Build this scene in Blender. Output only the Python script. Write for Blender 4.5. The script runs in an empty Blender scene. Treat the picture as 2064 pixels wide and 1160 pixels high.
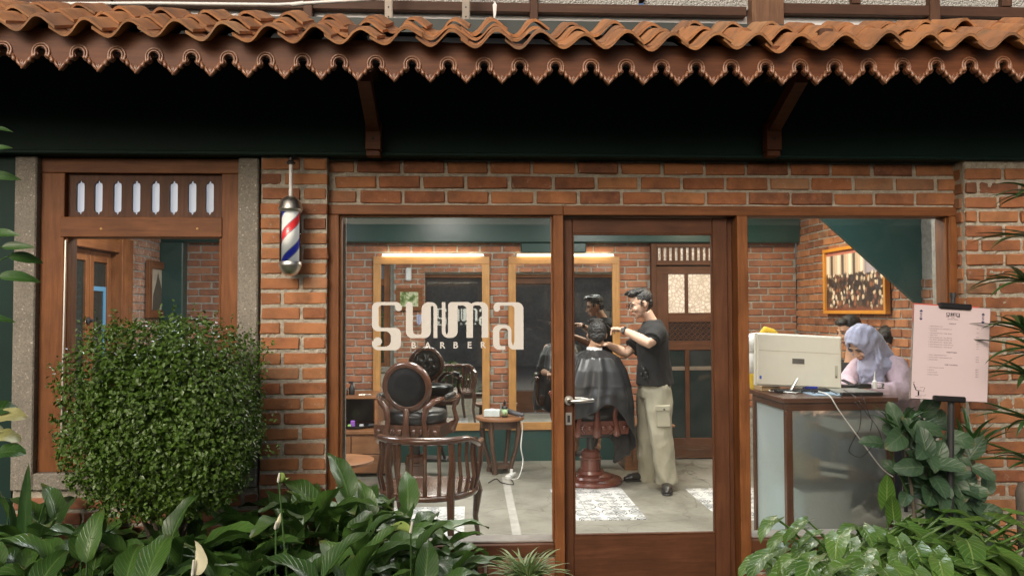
import bpy, bmesh, math, random
from math import sin, cos, pi, radians as R, sqrt, atan2
from mathutils import Vector as V, Matrix as MX, noise as NZ
random.seed(7)
SC = bpy.context.scene
COL = bpy.data.collections.new('place'); SC.collection.children.link(COL)
LC = bpy.context.view_layer.layer_collection.children['place']; LC.exclude = True     # kept out of evaluation while building
# ---------------------------------------------------------------- camera
F = 1560.0                                   # focal length in pixels of a 2064 px wide picture
CAM = V((0, -4.0, 1.48))
YAW, PITCH, ROLL = math.atan(82/F), math.atan(48/F), R(0.2)
cd = bpy.data.cameras.new('camera'); cam = bpy.data.objects.new('camera', cd); COL.objects.link(cam)
cd.sensor_width = 36; cd.lens = 36*F/2064; cd.clip_start = .05; cd.clip_end = 500
_f = V((sin(YAW)*cos(PITCH), cos(YAW)*cos(PITCH), sin(PITCH)))
_r = _f.cross(V((0,0,1))).normalized(); _u = _r.cross(_f)
_r2 = _r*cos(ROLL) - _u*sin(ROLL); _u2 = _u*cos(ROLL) + _r*sin(ROLL)
CM = MX((_r2, _u2, -_f)).transposed()
cam.matrix_world = MX.Translation(CAM) @ CM.to_4x4()
SC.camera = cam
def ray(px, py): return (CM @ V(((px-1032)/F, (580-py)/F, -1))).normalized()
def W(px, py, Y):                            # the point seen at (px,py) that lies on the plane y = Y
    d = ray(px, py); return CAM + d*((Y-CAM.y)/d.y)
def G(px, py, z=0.0):                        # the same for a horizontal plane
    d = ray(px, py); return CAM + d*((z-CAM.z)/d.z)
def XW(px, py, X):
    d = ray(px, py); return CAM + d*((X-CAM.x)/d.x)
# ---------------------------------------------------------------- sky, sun, exposure
wd = bpy.data.worlds.new('World'); SC.world = wd; wd.use_nodes = True
SUN_EL, SUN_AZ = R(28), R(-20)               # low soft light from the court in front, a little from the left
nt = wd.node_tree; bg = nt.nodes['Background']; sk = nt.nodes.new('ShaderNodeTexSky')
sk.sky_type = 'NISHITA'; sk.sun_disc = False; sk.sun_elevation = SUN_EL
sk.sun_rotation = pi - SUN_AZ if False else pi + SUN_AZ*-1
sk.dust_density = 9; sk.air_density = .7; sk.ozone_density = 1.0
nt.links.new(sk.outputs[0], bg.inputs[0]); bg.inputs[1].default_value = .088
sl = bpy.data.lights.new('sun', 'SUN'); sun = bpy.data.objects.new('sun', sl); COL.objects.link(sun)
sl.energy = .82; sl.angle = R(20); sl.color = (1, .93, .82)
sdir = V((sin(SUN_AZ)*cos(SUN_EL), -cos(SUN_AZ)*cos(SUN_EL), sin(SUN_EL)))   # towards the sun
sun.rotation_euler = sdir.to_track_quat('Z', 'Y').to_euler(); sun.location = sdir*8
SC.view_settings.view_transform = 'Standard'; SC.view_settings.look = 'None'
SC.view_settings.gamma = 1; SC.view_settings.exposure = .5; SC.view_settings.use_curve_mapping = False
SC.cycles.max_bounces = 7; SC.cycles.transparent_max_bounces = 12; SC.cycles.glossy_bounces = 4
SC.cycles.sample_clamp_indirect = 4; SC.cycles.caustics_reflective = False; SC.cycles.caustics_refractive = False
# ---------------------------------------------------------------- helpers
class MB:
    def __init__(s): s.v = []; s.f = []; s.uv = {}; s.m = []
    def add(s, vs, fs, mx=None, mi=0, uvs=None):
        b = len(s.v)
        for i, p in enumerate(vs):
            p = V(p); s.v.append(mx @ p if mx else p)
        for f in fs: s.f.append([b+i for i in f]); s.m.append(mi)
        if uvs:
            for i, q in enumerate(uvs): s.uv[b+i] = q
        return s
    def box(s, x0, x1, y0, y1, z0, z1, c=0, mx=None, mi=0):
        if x0 > x1: x0, x1 = x1, x0
        if y0 > y1: y0, y1 = y1, y0
        if z0 > z1: z0, z1 = z1, z0
        if c <= 0:
            vs = [(x, y, z) for x in (x0, x1) for y in (y0, y1) for z in (z0, z1)]
            return s.add(vs, [(0,1,3,2),(4,6,7,5),(0,4,5,1),(2,3,7,6),(0,2,6,4),(1,5,7,3)], mx, mi)
        c = min(c, (x1-x0)*.45, (y1-y0)*.45, (z1-z0)*.45)
        X = (x0, x1); Y = (y0, y1); Z = (z0, z1); vs = []; ix = {}
        for a in (0,1):
            for b in (0,1):
                for d in (0,1):
                    sx, sy, sz = (1-2*a)*c, (1-2*b)*c, (1-2*d)*c
                    ix[a,b,d] = len(vs)
                    vs += [(X[a], Y[b]+sy, Z[d]+sz), (X[a]+sx, Y[b], Z[d]+sz), (X[a]+sx, Y[b]+sy, Z[d])]
        fs = []
        I = ix
        for a in (0,1):
            q = [I[a,0,0], I[a,1,0], I[a,1,1], I[a,0,1]]; fs.append(q if a else q[::-1])
            q = [I[0,a,0]+1, I[0,a,1]+1, I[1,a,1]+1, I[1,a,0]+1]; fs.append(q if a else q[::-1])
            q = [I[0,0,a]+2, I[1,0,a]+2, I[1,1,a]+2, I[0,1,a]+2]; fs.append(q if a else q[::-1])
        for a in (0,1):
            for b in (0,1):
                q = [I[a,b,0], I[a,b,1], I[a,b,1]+1, I[a,b,0]+1]; fs.append(q if a != b else q[::-1])
                q = [I[a,0,b], I[a,1,b], I[a,1,b]+2, I[a,0,b]+2]; fs.append(q[::-1] if a != b else q)
                q = [I[0,a,b]+1, I[1,a,b]+1, I[1,a,b]+2, I[0,a,b]+2]; fs.append(q if a != b else q[::-1])
                for d in (0,1):
                    t = [I[a,b,d], I[a,b,d]+1, I[a,b,d]+2]; fs.append(t if (a+b+d) % 2 else t[::-1])
        return s.add(vs, fs, mx, mi)
    def tube(s, pts, rad, n=10, mx=None, mi=0, cap=True, flat=1.0):
        pts = [V(p) for p in pts]
        if not hasattr(rad, '__len__'): rad = [rad]*len(pts)
        if cap == 'round':
            d0 = (pts[0]-pts[1]).normalized(); d1 = (pts[-1]-pts[-2]).normalized(); r0, r1 = rad[0], rad[-1]
            pts = [pts[0]+d0*r0*.98, pts[0]+d0*r0*.8, pts[0]+d0*r0*.45] + pts + [pts[-1]+d1*r1*.45, pts[-1]+d1*r1*.8, pts[-1]+d1*r1*.98]
            rad = [r0*.15, r0*.6, r0*.89] + list(rad) + [r1*.89, r1*.6, r1*.15]
        vs = []; up = None
        for i, p in enumerate(pts):
            t = (pts[min(i+1, len(pts)-1)] - pts[max(i-1, 0)]).normalized()
            if up is None: up = V((0,0,1)) if abs(t.z) < .9 else V((0,1,0))
            a = t.cross(up)
            if a.length < 1e-5: a = t.orthogonal()
            a.normalize(); b = a.cross(t); up = b
            for k in range(n):
                q = 2*pi*k/n; vs.append(p + a*cos(q)*rad[i] + b*sin(q)*rad[i]*flat)
        fs = [(i*n+k, i*n+(k+1)%n, (i+1)*n+(k+1)%n, (i+1)*n+k) for i in range(len(pts)-1) for k in range(n)]
        if cap: fs += [list(range(n))[::-1], [(len(pts)-1)*n+k for k in range(n)]]
        return s.add(vs, fs, mx, mi)
    def lathe(s, prof, n=24, mx=None, mi=0, c=(0,0,0)):       # prof = [(r,z)...]
        vs = []; c = V(c)
        for r, z in prof:
            for k in range(n): q = 2*pi*k/n; vs.append(c + V((r*cos(q), r*sin(q), z)))
        m = len(prof)
        fs = [(i*n+k, i*n+(k+1)%n, (i+1)*n+(k+1)%n, (i+1)*n+k) for i in range(m-1) for k in range(n)]
        if prof[0][0] > 1e-4: fs.append(list(range(n))[::-1])
        if prof[-1][0] > 1e-4: fs.append([(m-1)*n+k for k in range(n)])
        return s.add(vs, fs, mx, mi)
    def ell(s, c, r, mx=None, n=14, m=8, rot=None, mi=0):
        c = V(c); r = (r, r, r) if not hasattr(r, '__len__') else r; vs = []
        for i in range(m+1):
            t = pi*i/m; t = min(max(t, .02), pi-.02)
            for k in range(n):
                q = 2*pi*k/n; p = V((r[0]*sin(t)*cos(q), r[1]*sin(t)*sin(q), -r[2]*cos(t)))
                if rot: p = rot @ p
                vs.append(c+p)
        fs = [(i*n+k, i*n+(k+1)%n, (i+1)*n+(k+1)%n, (i+1)*n+k) for i in range(m) for k in range(n)] + [list(range(n))[::-1], [m*n+k for k in range(n)]]
        return s.add(vs, fs, mx, mi)
    def loft(s, secs, n=24, mx=None, mi=0):                   # secs = [(centre, rx, ry)] horizontal ellipses
        vs = []
        for c, rx, ry in secs:
            c = V(c)
            for k in range(n): q = 2*pi*k/n; vs.append(c+V((rx*cos(q), ry*sin(q), 0)))
        m = len(secs)
        fs = [(i*n+k, i*n+(k+1)%n, (i+1)*n+(k+1)%n, (i+1)*n+k) for i in range(m-1) for k in range(n)] + [list(range(n))[::-1], [(m-1)*n+k for k in range(n)]]
        return s.add(vs, fs, mx, mi)
    def prism(s, poly, y0, y1, mx=None, mi=0):                # polygon in x,z extruded along y (y0 = front)
        n = len(poly)
        a = sum(poly[i][0]*poly[(i+1)%n][1]-poly[(i+1)%n][0]*poly[i][1] for i in range(n))
        if a < 0: poly = poly[::-1]
        vs = [(x, y0, z) for x, z in poly] + [(x, y1, z) for x, z in poly]
        fs = [list(range(n)), [n+i for i in range(n)][::-1]] + [(i, n+i, n+(i+1)%n, (i+1)%n) for i in range(n)]
        return s.add(vs, fs, mx, mi)
    def grid(s, fn, nu, nv, mx=None, mi=0, wrap=False):
        vs = []; uv = []
        for j in range(nv+1):
            for i in range(nu+1 if not wrap else nu):
                vs.append(fn(i/nu, j/nv)); uv.append((i/nu, j/nv))
        w = nu if wrap else nu+1
        fs = [(j*w+i, j*w+(i+1)%w, (j+1)*w+(i+1)%w, (j+1)*w+i) for j in range(nv) for i in range(nu)]
        return s.add(vs, fs, mx, mi, uv)
    def mesh(s, name, mats, smooth=False, fixn=False):
        me = bpy.data.meshes.new(name); me.from_pydata([tuple(p) for p in s.v], [], s.f)
        if not hasattr(mats, '__len__'): mats = [mats]
        for m in mats: me.materials.append(m)
        if len(mats) > 1: me.polygons.foreach_set('material_index', s.m)
        if s.uv:
            l = me.uv_layers.new(name='UVMap')
            for lp in me.loops: l.data[lp.index].uv = s.uv.get(lp.vertex_index, (0, 0))
        if fixn:
            bm = bmesh.new(); bm.from_mesh(me); bmesh.ops.recalc_face_normals(bm, faces=bm.faces); bm.to_mesh(me); bm.free()
        if smooth:
            me.polygons.foreach_set('use_smooth', [True]*len(me.polygons))
            if smooth != 'full': me.set_sharp_from_angle(angle=R(smooth if smooth > 1 else 40))
        me.update(); return me
    def build(s, name, mats, parent=None, smooth=False, fixn=True):
        return link(name, s.mesh(name, mats, smooth, fixn), parent)
def link(name, data, parent=None, mx=None):
    o = bpy.data.objects.new(name, data); COL.objects.link(o)
    if parent: o.parent = parent
    if mx is not None: o.matrix_local = mx
    return o
def tag(o, label=None, cat=None, group=None, kind=None):
    if label: o['label'] = label
    if cat: o['category'] = cat
    if group: o['group'] = group
    if kind: o['kind'] = kind
    return o
def thing(name, label, cat, loc=(0,0,0), rz=0, group=None, kind=None):
    o = link(name, None); o.location = loc; o.rotation_euler = (0,0,rz); o.empty_display_size = .1
    return tag(o, label, cat, group, kind)
def rnd(a, b): return random.uniform(a, b)
def fuse(name, mb, mat, parent, voxel=.008, sm=6, wr=0, wscale=8, smooth='full', axis=None):
    """one continuous skin round all the shapes in mb"""
    me = mb.mesh(name+'_tmp', mat, False, True)
    o = bpy.data.objects.new('tmp', me); SC.collection.objects.link(o)
    m = o.modifiers.new('r', 'REMESH'); m.mode = 'VOXEL'; m.voxel_size = voxel; m.use_smooth_shade = True
    if sm: k = o.modifiers.new('s', 'SMOOTH'); k.factor = .5; k.iterations = sm
    dg = bpy.context.evaluated_depsgraph_get()
    ne = bpy.data.meshes.new_from_object(o.evaluated_get(dg)); bpy.data.objects.remove(o); bpy.data.meshes.remove(me)
    ne.name = name
    if wr:
        N = len(ne.vertices); co = [0.]*(3*N); no = [0.]*(3*N)
        ne.vertices.foreach_get('co', co); ne.vertices.foreach_get('normal', no)
        for i in range(0, 3*N, 3):
            q = V((co[i]*wscale, co[i+1]*wscale, co[i+2]*wscale*.55))
            d = (.25-abs(NZ.noise(q)))*wr + NZ.noise(q*2.3)*wr*.35
            co[i] += no[i]*d; co[i+1] += no[i+1]*d; co[i+2] += no[i+2]*d
        ne.vertices.foreach_set('co', co); ne.update()
    ne.materials.clear(); ne.materials.append(mat)
    ne.polygons.foreach_set('use_smooth', [True]*len(ne.polygons))
    return link(name, ne, parent)
def rpoly(cs, seg=7):
    """polygon with rounded corners, cs = [(x,y,r)]"""
    out = []; n = len(cs)
    for i in range(n):
        p = V(cs[i][:2]); a = V(cs[i-1][:2]); b = V(cs[(i+1)%n][:2]); r = cs[i][2]
        da, db = (a-p), (b-p); la, lb = da.length, db.length; da /= la; db /= lb
        t = min(r, la*.49 if cs[i-1][2] > 3 else la*.95, lb*.49 if cs[(i+1)%n][2] > 3 else lb*.95)
        if t < 2e-6 or r <= 1.01: out.append((p.x, p.y)); continue
        p0, p2 = p+da*t, p+db*t
        for k in range(seg+1):
            u = k/seg; w = 1.0; m = .42       # quadratic with a pull to the corner close to an arc
            c1 = p0+(p-p0)*.552; c2 = p2+(p-p2)*.552
            q = p0*(1-u)**3 + c1*3*u*(1-u)**2 + c2*3*u*u*(1-u) + p2*u**3
            out.append((q.x, q.y))
    return out
def text_mesh(txt, size, mat, extrude=.0004, offset=0, align='LEFT'):
    c = bpy.data.curves.new('t', 'FONT'); c.body = txt; c.size = size; c.extrude = extrude; c.offset = offset
    c.align_x = align; c.resolution_u = 3
    o = bpy.data.objects.new('t', c); SC.collection.objects.link(o)
    dg = bpy.context.evaluated_depsgraph_get(); me = bpy.data.meshes.new_from_object(o.evaluated_get(dg))
    bpy.data.objects.remove(o); me.materials.clear(); me.materials.append(mat)
    return me
# ---------------------------------------------------------------- materials
def nm(name):
    m = bpy.data.materials.new(name); m.use_nodes = True; n = m.node_tree
    return m, n, n.nodes['Principled BSDF'], n.nodes.new
def mixc(n, fac, a, b, mode='MIX'):
    x = n.nodes.new('ShaderNodeMix'); x.data_type = 'RGBA'; x.blend_type = mode
    for s, q in ((x.inputs[0], fac), (x.inputs[6], a), (x.inputs[7], b)):
        if isinstance(q, bpy.types.NodeSocket): n.links.new(q, s)
        elif isinstance(q, (int, float)): s.default_value = q
        else: s.default_value = (*q[:3], 1)
    return x.outputs[2]
def math_(n, op, a, b=0, c=None):
    x = n.nodes.new('ShaderNodeMath'); x.operation = op
    for s, q in zip(x.inputs, (a, b, c)):
        if q is None: continue
        if isinstance(q, bpy.types.NodeSocket): n.links.new(q, s)
        else: s.default_value = q
    return x.outputs[0]
def ramp(n, fac, stops, interp='LINEAR'):
    r = n.nodes.new('ShaderNodeValToRGB'); r.color_ramp.interpolation = interp
    e = r.color_ramp.elements
    while len(e) < len(stops): e.new(.5)
    for k, (p, c) in enumerate(stops):
        e[k].position = p; e[k].color = (*c, 1) if hasattr(c, '__len__') else (c, c, c, 1)
    n.links.new(fac, r.inputs[0]); return r.outputs[0]
def coords(n, scale=(1,1,1), rand=True):
    tc = n.nodes.new('ShaderNodeTexCoord'); mp = n.nodes.new('ShaderNodeMapping'); mp.inputs['Scale'].default_value = scale
    n.links.new(tc.outputs['Object'], mp.inputs[0])
    if rand:
        oi = n.nodes.new('ShaderNodeObjectInfo'); cb = n.nodes.new('ShaderNodeCombineXYZ')
        for i, k in enumerate((37., 61., 83.)): n.links.new(math_(n, 'MULTIPLY', oi.outputs['Random'], k), cb.inputs[i])
        n.links.new(cb.outputs[0], mp.inputs['Location'])
    return mp.outputs[0]
def noise(n, vec, scale, detail=4, rough=.55, dist=0):
    x = n.nodes.new('ShaderNodeTexNoise'); x.inputs['Scale'].default_value = scale; x.inputs['Detail'].default_value = detail
    x.inputs['Roughness'].default_value = rough; x.inputs['Distortion'].default_value = dist
    n.links.new(vec, x.inputs['Vector']); return x.outputs['Fac']
def bump(n, b, h, strength=.3, dist=.01, prev=None):
    x = n.nodes.new('ShaderNodeBump'); x.inputs['Strength'].default_value = strength; x.inputs['Distance'].default_value = dist
    n.links.new(h, x.inputs['Height'])
    if prev is not None: n.links.new(prev, x.inputs['Normal'])
    if b is not None: n.links.new(x.outputs[0], b.inputs['Normal'])
    return x.outputs[0]
def plain(name, c, rough=.5, metal=0, c2=None, sc=12, bp=0, bs=60, bd=.002, spec=.5, coat=0, sheen=0, rv=0):
    m, n, b, new = nm(name)
    b.inputs['Roughness'].default_value = rough; b.inputs['Metallic'].default_value = metal
    b.inputs['Specular IOR Level'].default_value = spec; b.inputs['Coat Weight'].default_value = coat
    if coat: b.inputs['Coat Roughness'].default_value = .15
    if sheen: b.inputs['Sheen Weight'].default_value = sheen
    c2 = c2 or tuple(x*.72 for x in c); v = coords(n)
    nz = noise(n, v, sc)
    f = ramp(n, nz, [(.3, 0), (.7, 1)])
    n.links.new(mixc(n, f, c, c2), b.inputs['Base Color'])
    if rv: n.links.new(math_(n, 'MULTIPLY_ADD', noise(n, v, sc*2.3), rv, rough-rv/2), b.inputs['Roughness'])
    if bp: bump(n, b, noise(n, v, bs), bp, bd)
    return m
def wood(name, dark, light, grain='z', rough=.35, coat=.25, sc=1.0):
    m, n, b, new = nm(name)
    s = {'z': (22, 22, 1.6), 'x': (1.6, 22, 22), 'y': (22, 1.6, 22)}[grain]
    v = coords(n, s)
    a = noise(n, v, 1.3*sc, 5, .6, .8); k = noise(n, v, 7*sc, 3, .6)
    v2 = coords(n, (1,1,1)); blot = noise(n, v2, 5, 3)
    f = ramp(n, math_(n, 'ADD', math_(n, 'MULTIPLY', a, .7), math_(n, 'MULTIPLY', k, .3)), [(.32, 0), (.68, 1)])
    c = mixc(n, f, dark, light); c = mixc(n, math_(n, 'MULTIPLY', ramp(n, blot, [(.35, 0), (.75, 1)]), .45), c, tuple(x*.45 for x in dark))
    n.links.new(c, b.inputs['Base Color']); b.inputs['Roughness'].default_value = rough
    b.inputs['Coat Weight'].default_value = coat; b.inputs['Coat Roughness'].default_value = .25; b.inputs['Specular IOR Level'].default_value = .22 if coat == 0 else .5
    bump(n, b, k, .25, .002)
    return m
def brickmat(name, stops, smear=(.42,.38,.31), sm=.62, dirt=.5):
    m, n, b, new = nm(name); oi = new('ShaderNodeObjectInfo')
    base = ramp(n, oi.outputs['Random'], stops, 'LINEAR'); v = coords(n)
    a = noise(n, v, 14, 5, .65); c = mixc(n, ramp(n, a, [(.35, 0), (.65, 1)]), base, mixc(n, .5, base, (.5,.2,.09)))
    d = noise(n, v, 6, 4, .6); c = mixc(n, math_(n, 'MULTIPLY', ramp(n, d, [(.48, 0), (.75, 1)]), dirt), c, (.09,.045,.03))
    e = noise(n, v, 26, 5, .7); c = mixc(n, math_(n, 'MULTIPLY', ramp(n, e, [(sm, 0), (sm+.12, 1)]), .75), c, smear)
    gp = new('ShaderNodeNewGeometry'); st_ = noise(n, gp.outputs['Position'], 1.7, 6, .65, .4)
    c = mixc(n, math_(n, 'MULTIPLY', ramp(n, st_, [(.46, 0), (.68, 1)]), .5), c, (.085,.052,.036))
    n.links.new(c, b.inputs['Base Color']); b.inputs['Roughness'].default_value = .85; b.inputs['Specular IOR Level'].default_value = .25
    h = bump(n, None, noise(n, v, 45, 6, .7), .6, .004); bump(n, b, noise(n, v, 9, 3), .5, .01, h)
    return m
M = {}
BR = [(.0,(.15,.062,.038)), (.15,(.27,.10,.046)), (.35,(.36,.148,.064)), (.55,(.43,.20,.088)), (.75,(.31,.122,.055)), (.9,(.20,.083,.046)), (1,(.42,.25,.14))]
M['brick'] = brickmat('brick_fired', BR, dirt=.65)
M['brick_int'] = brickmat('brick_inside', [(0,(.20,.085,.055)), (.35,(.33,.14,.08)), (.7,(.26,.10,.06)), (1,(.38,.19,.11))], sm=.6, dirt=.35)
M['brick_wash'] = brickmat('brick_whitewashed', [(0,(.36,.19,.13)), (.5,(.42,.25,.17)), (1,(.30,.15,.10))], smear=(.5,.44,.38), sm=.5, dirt=.2)
M['brick_dark'] = brickmat('brick_brown', [(0,(.22,.10,.065)), (.5,(.27,.12,.07)), (1,(.18,.09,.065))], smear=(.25,.2,.16), sm=.6)
def mortar(name, c):
    m, n, b, new = nm(name); v = coords(n)
    f = noise(n, v, 30, 6, .7); n.links.new(mixc(n, ramp(n, f, [(.3,0),(.7,1)]), tuple(x*.6 for x in c), c), b.inputs['Base Color'])
    b.inputs['Roughness'].default_value = .95; h = bump(n, None, noise(n, v, 120, 5, .75), .9, .006); bump(n, b, noise(n, v, 25, 4), .7, .012, h)
    return m
M['mortar'] = mortar('mortar_rough', (.50,.45,.36)); M['mortar_i'] = mortar('mortar_inside', (.42,.39,.33)); M['mortar_w'] = mortar('mortar_pale', (.46,.41,.36))
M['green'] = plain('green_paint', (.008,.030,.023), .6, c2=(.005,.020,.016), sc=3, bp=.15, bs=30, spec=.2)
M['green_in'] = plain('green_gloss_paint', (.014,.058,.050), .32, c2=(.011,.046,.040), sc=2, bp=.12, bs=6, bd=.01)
M['wood_v'] = wood('teak_vertical', (.13,.045,.015), (.27,.105,.036), 'z', .5, 0)
M['wood_h'] = wood('teak_horizontal', (.12,.042,.015), (.25,.097,.034), 'x', .5, 0)
M['wood_y'] = wood('teak_depth', (.13,.045,.015), (.26,.10,.036), 'y', .5, 0)
M['door_v'] = wood('door_wood_vertical', (.065,.025,.012), (.13,.052,.024), 'z', .5, 0)
M['door_h'] = wood('door_wood_horizontal', (.065,.025,.012), (.13,.052,.024), 'x', .5, 0)
M['mir_v'] = wood('golden_wood_vertical', (.36,.17,.05), (.58,.31,.10), 'z', .4)
M['mir_h'] = wood('golden_wood_horizontal', (.36,.17,.05), (.58,.31,.10), 'x', .4)
M['cab'] = wood('cabinet_wood', (.20,.08,.032), (.33,.15,.062), 'x', .45, .1)
M['dark_h'] = wood('dark_beam_wood', (.05,.024,.015), (.10,.05,.03), 'x', .6, 0)
M['dark_v'] = wood('dark_post_wood', (.06,.03,.018), (.13,.065,.04), 'z', .6, 0)
M['post'] = wood('weathered_post_wood', (.12,.06,.035), (.24,.13,.075), 'z', .6, 0)
M['fascia'] = wood('carved_board_wood', (.085,.028,.012), (.17,.060,.024), 'x', .5, 0)
M['carve'] = wood('carved_relief_highlight', (.17,.070,.034), (.32,.155,.085), 'x', .33, .2)  # relief lighter than the board: highlight on the carved edges put into the colour
M['rosewood'] = wood('polished_dark_wood', (.060,.024,.014), (.135,.055,.030), 'z', .22, .6)
M['redwood'] = wood('red_polished_wood', (.10,.025,.014), (.17,.045,.025), 'z', .25, .5)
M['conc'] = None
def aggregate():
    m, n, b, new = nm('exposed_aggregate'); v = coords(n)
    vo = new('ShaderNodeTexVoronoi'); vo.inputs['Scale'].default_value = 150; n.links.new(v, vo.inputs['Vector'])
    s = ramp(n, vo.outputs['Color'], [(.0,(.16,.145,.12)), (.55,(.25,.225,.185)), (.85,(.30,.27,.22)), (.97,(.62,.58,.50))])
    n.links.new(mixc(n, math_(n,'MULTIPLY', ramp(n, noise(n, v, 5, 5), [(.35,0),(.7,1)]), .6), s, (.13,.115,.09)), b.inputs['Base Color'])
    b.inputs['Roughness'].default_value = .8; bump(n, b, vo.outputs['Distance'], .6, .004); return m
M['conc'] = aggregate()
def floor_mat():
    m, n, b, new = nm('worn_screed'); v = coords(n, rand=False)
    a = noise(n, v, 1.6, 6, .6); c = ramp(n, a, [(.3,(.15,.142,.115)), (.5,(.25,.24,.20)), (.7,(.36,.345,.30))])
    d = noise(n, v, 7, 6, .65, .6); c = mixc(n, math_(n,'MULTIPLY', ramp(n, d, [(.55,0),(.72,1)]), .5), c, (.12,.10,.075))
    vo = new('ShaderNodeTexVoronoi'); vo.feature = 'DISTANCE_TO_EDGE'; vo.inputs['Scale'].default_value = .9
    dv = new('ShaderNodeVectorMath'); dv.operation = 'ADD'; nn = new('ShaderNodeTexNoise'); nn.inputs['Scale'].default_value = 3; n.links.new(v, nn.inputs['Vector'])
    sc = new('ShaderNodeVectorMath'); sc.operation = 'SCALE'; sc.inputs['Scale'].default_value = .5; n.links.new(nn.outputs['Color'], sc.inputs[0])
    n.links.new(v, dv.inputs[0]); n.links.new(sc.outputs[0], dv.inputs[1]); n.links.new(dv.outputs[0], vo.inputs['Vector'])
    c = mixc(n, math_(n,'MULTIPLY', ramp(n, vo.outputs['Distance'], [(0,1),(.006,0)]), .7), c, (.06,.05,.04))
    n.links.new(c, b.inputs['Base Color']); n.links.new(math_(n,'MULTIPLY_ADD', d, .4, .15), b.inputs['Roughness'])
    bump(n, b, d, .1, .004); return m
M['floor'] = floor_mat()
def tile_mat():
    m, n, b, new = nm('patterned_cement_tile'); tc = new('ShaderNodeTexCoord'); oi = new('ShaderNodeObjectInfo')
    sp = new('ShaderNodeSeparateXYZ'); n.links.new(tc.outputs['Object'], sp.inputs[0])
    u = math_(n,'ABSOLUTE', sp.outputs[0]); w = math_(n,'ABSOLUTE', sp.outputs[1])
    r = math_(n,'SQRT', math_(n,'ADD', math_(n,'MULTIPLY',u,u), math_(n,'MULTIPLY',w,w)))
    fr = math_(n,'MULTIPLY_ADD', oi.outputs['Random'], 60, 90)
    a = math_(n,'SINE', math_(n,'MULTIPLY', r, fr)); d = math_(n,'SINE', math_(n,'MULTIPLY', math_(n,'ADD', u, w), math_(n,'MULTIPLY_ADD', oi.outputs['Random'], -50, 120)))
    e = math_(n,'SINE', math_(n,'MULTIPLY', math_(n,'MULTIPLY', u, w), 4200))
    t = math_(n,'ADD', math_(n,'MULTIPLY', a, d), math_(n,'MULTIPLY', e, .6))
    n.links.new(ramp(n, math_(n,'MULTIPLY_ADD', t, .4, .5), [(.30,(.10,.11,.12)), (.42,(.66,.66,.64))]), b.inputs['Base Color'])
    b.inputs['Roughness'].default_value = .35; return m
M['ptile'] = tile_mat()
def terracotta():
    m, n, b, new = nm('terracotta_roof_tile'); oi = new('ShaderNodeObjectInfo'); v = coords(n)
    base = ramp(n, oi.outputs['Random'], [(0,(.34,.15,.06)), (.3,(.46,.215,.085)), (.6,(.40,.175,.07)), (.85,(.32,.165,.085)), (1,(.50,.27,.12))])
    c = mixc(n, math_(n,'MULTIPLY', ramp(n, noise(n, v, 9, 5, .65), [(.42,0),(.68,1)]), .75), base, (.15,.085,.05))
    c = mixc(n, math_(n,'MULTIPLY', ramp(n, noise(n, v, 22, 5, .7), [(.6,0),(.75,1)]), .5), c, (.50,.36,.24))
    g = new('ShaderNodeTexCoord'); c = mixc(n, math_(n,'MULTIPLY', ramp(n, noise(n, v, 5, 4), [(.62,0),(.75,1)]), .5), c, (.12,.11,.06))
    n.links.new(c, b.inputs['Base Color']); b.inputs['Roughness'].default_value = .7; bump(n, b, noise(n, v, 60, 5, .7), .4, .003); return m
M['tile'] = terracotta()
def glassmat(name, refl=1.0, tint=(.97,.985,.98), dust=0):
    m, n, b, new = nm(name); n.nodes.remove(b); out = n.nodes['Material Output']
    t = new('ShaderNodeBsdfTransparent'); t.inputs[0].default_value = (*tint, 1); g = new('ShaderNodeBsdfGlossy'); g.inputs['Roughness'].default_value = .01
    fr = new('ShaderNodeFresnel'); fr.inputs[0].default_value = 1.5; mx = new('ShaderNodeMixShader')
    n.links.new(math_(n,'MULTIPLY', fr.outputs[0], refl), mx.inputs[0]); n.links.new(t.outputs[0], mx.inputs[1]); n.links.new(g.outputs[0], mx.inputs[2])
    if dust:
        v = coords(n, rand=False); d = new('ShaderNodeBsdfDiffuse'); d.inputs[0].default_value = (.6,.6,.58,1); m2 = new('ShaderNodeMixShader')
        n.links.new(math_(n,'MULTIPLY', ramp(n, noise(n, v, 3.5, 7, .7, .5), [(.42,.25),(.72,1)]), dust), m2.inputs[0]); n.links.new(mx.outputs[0], m2.inputs[1]); n.links.new(d.outputs[0], m2.inputs[2]); mx = m2
    n.links.new(mx.outputs[0], out.inputs[0]); return m
M['glass'] = glassmat('window_glass', dust=.035)
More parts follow.
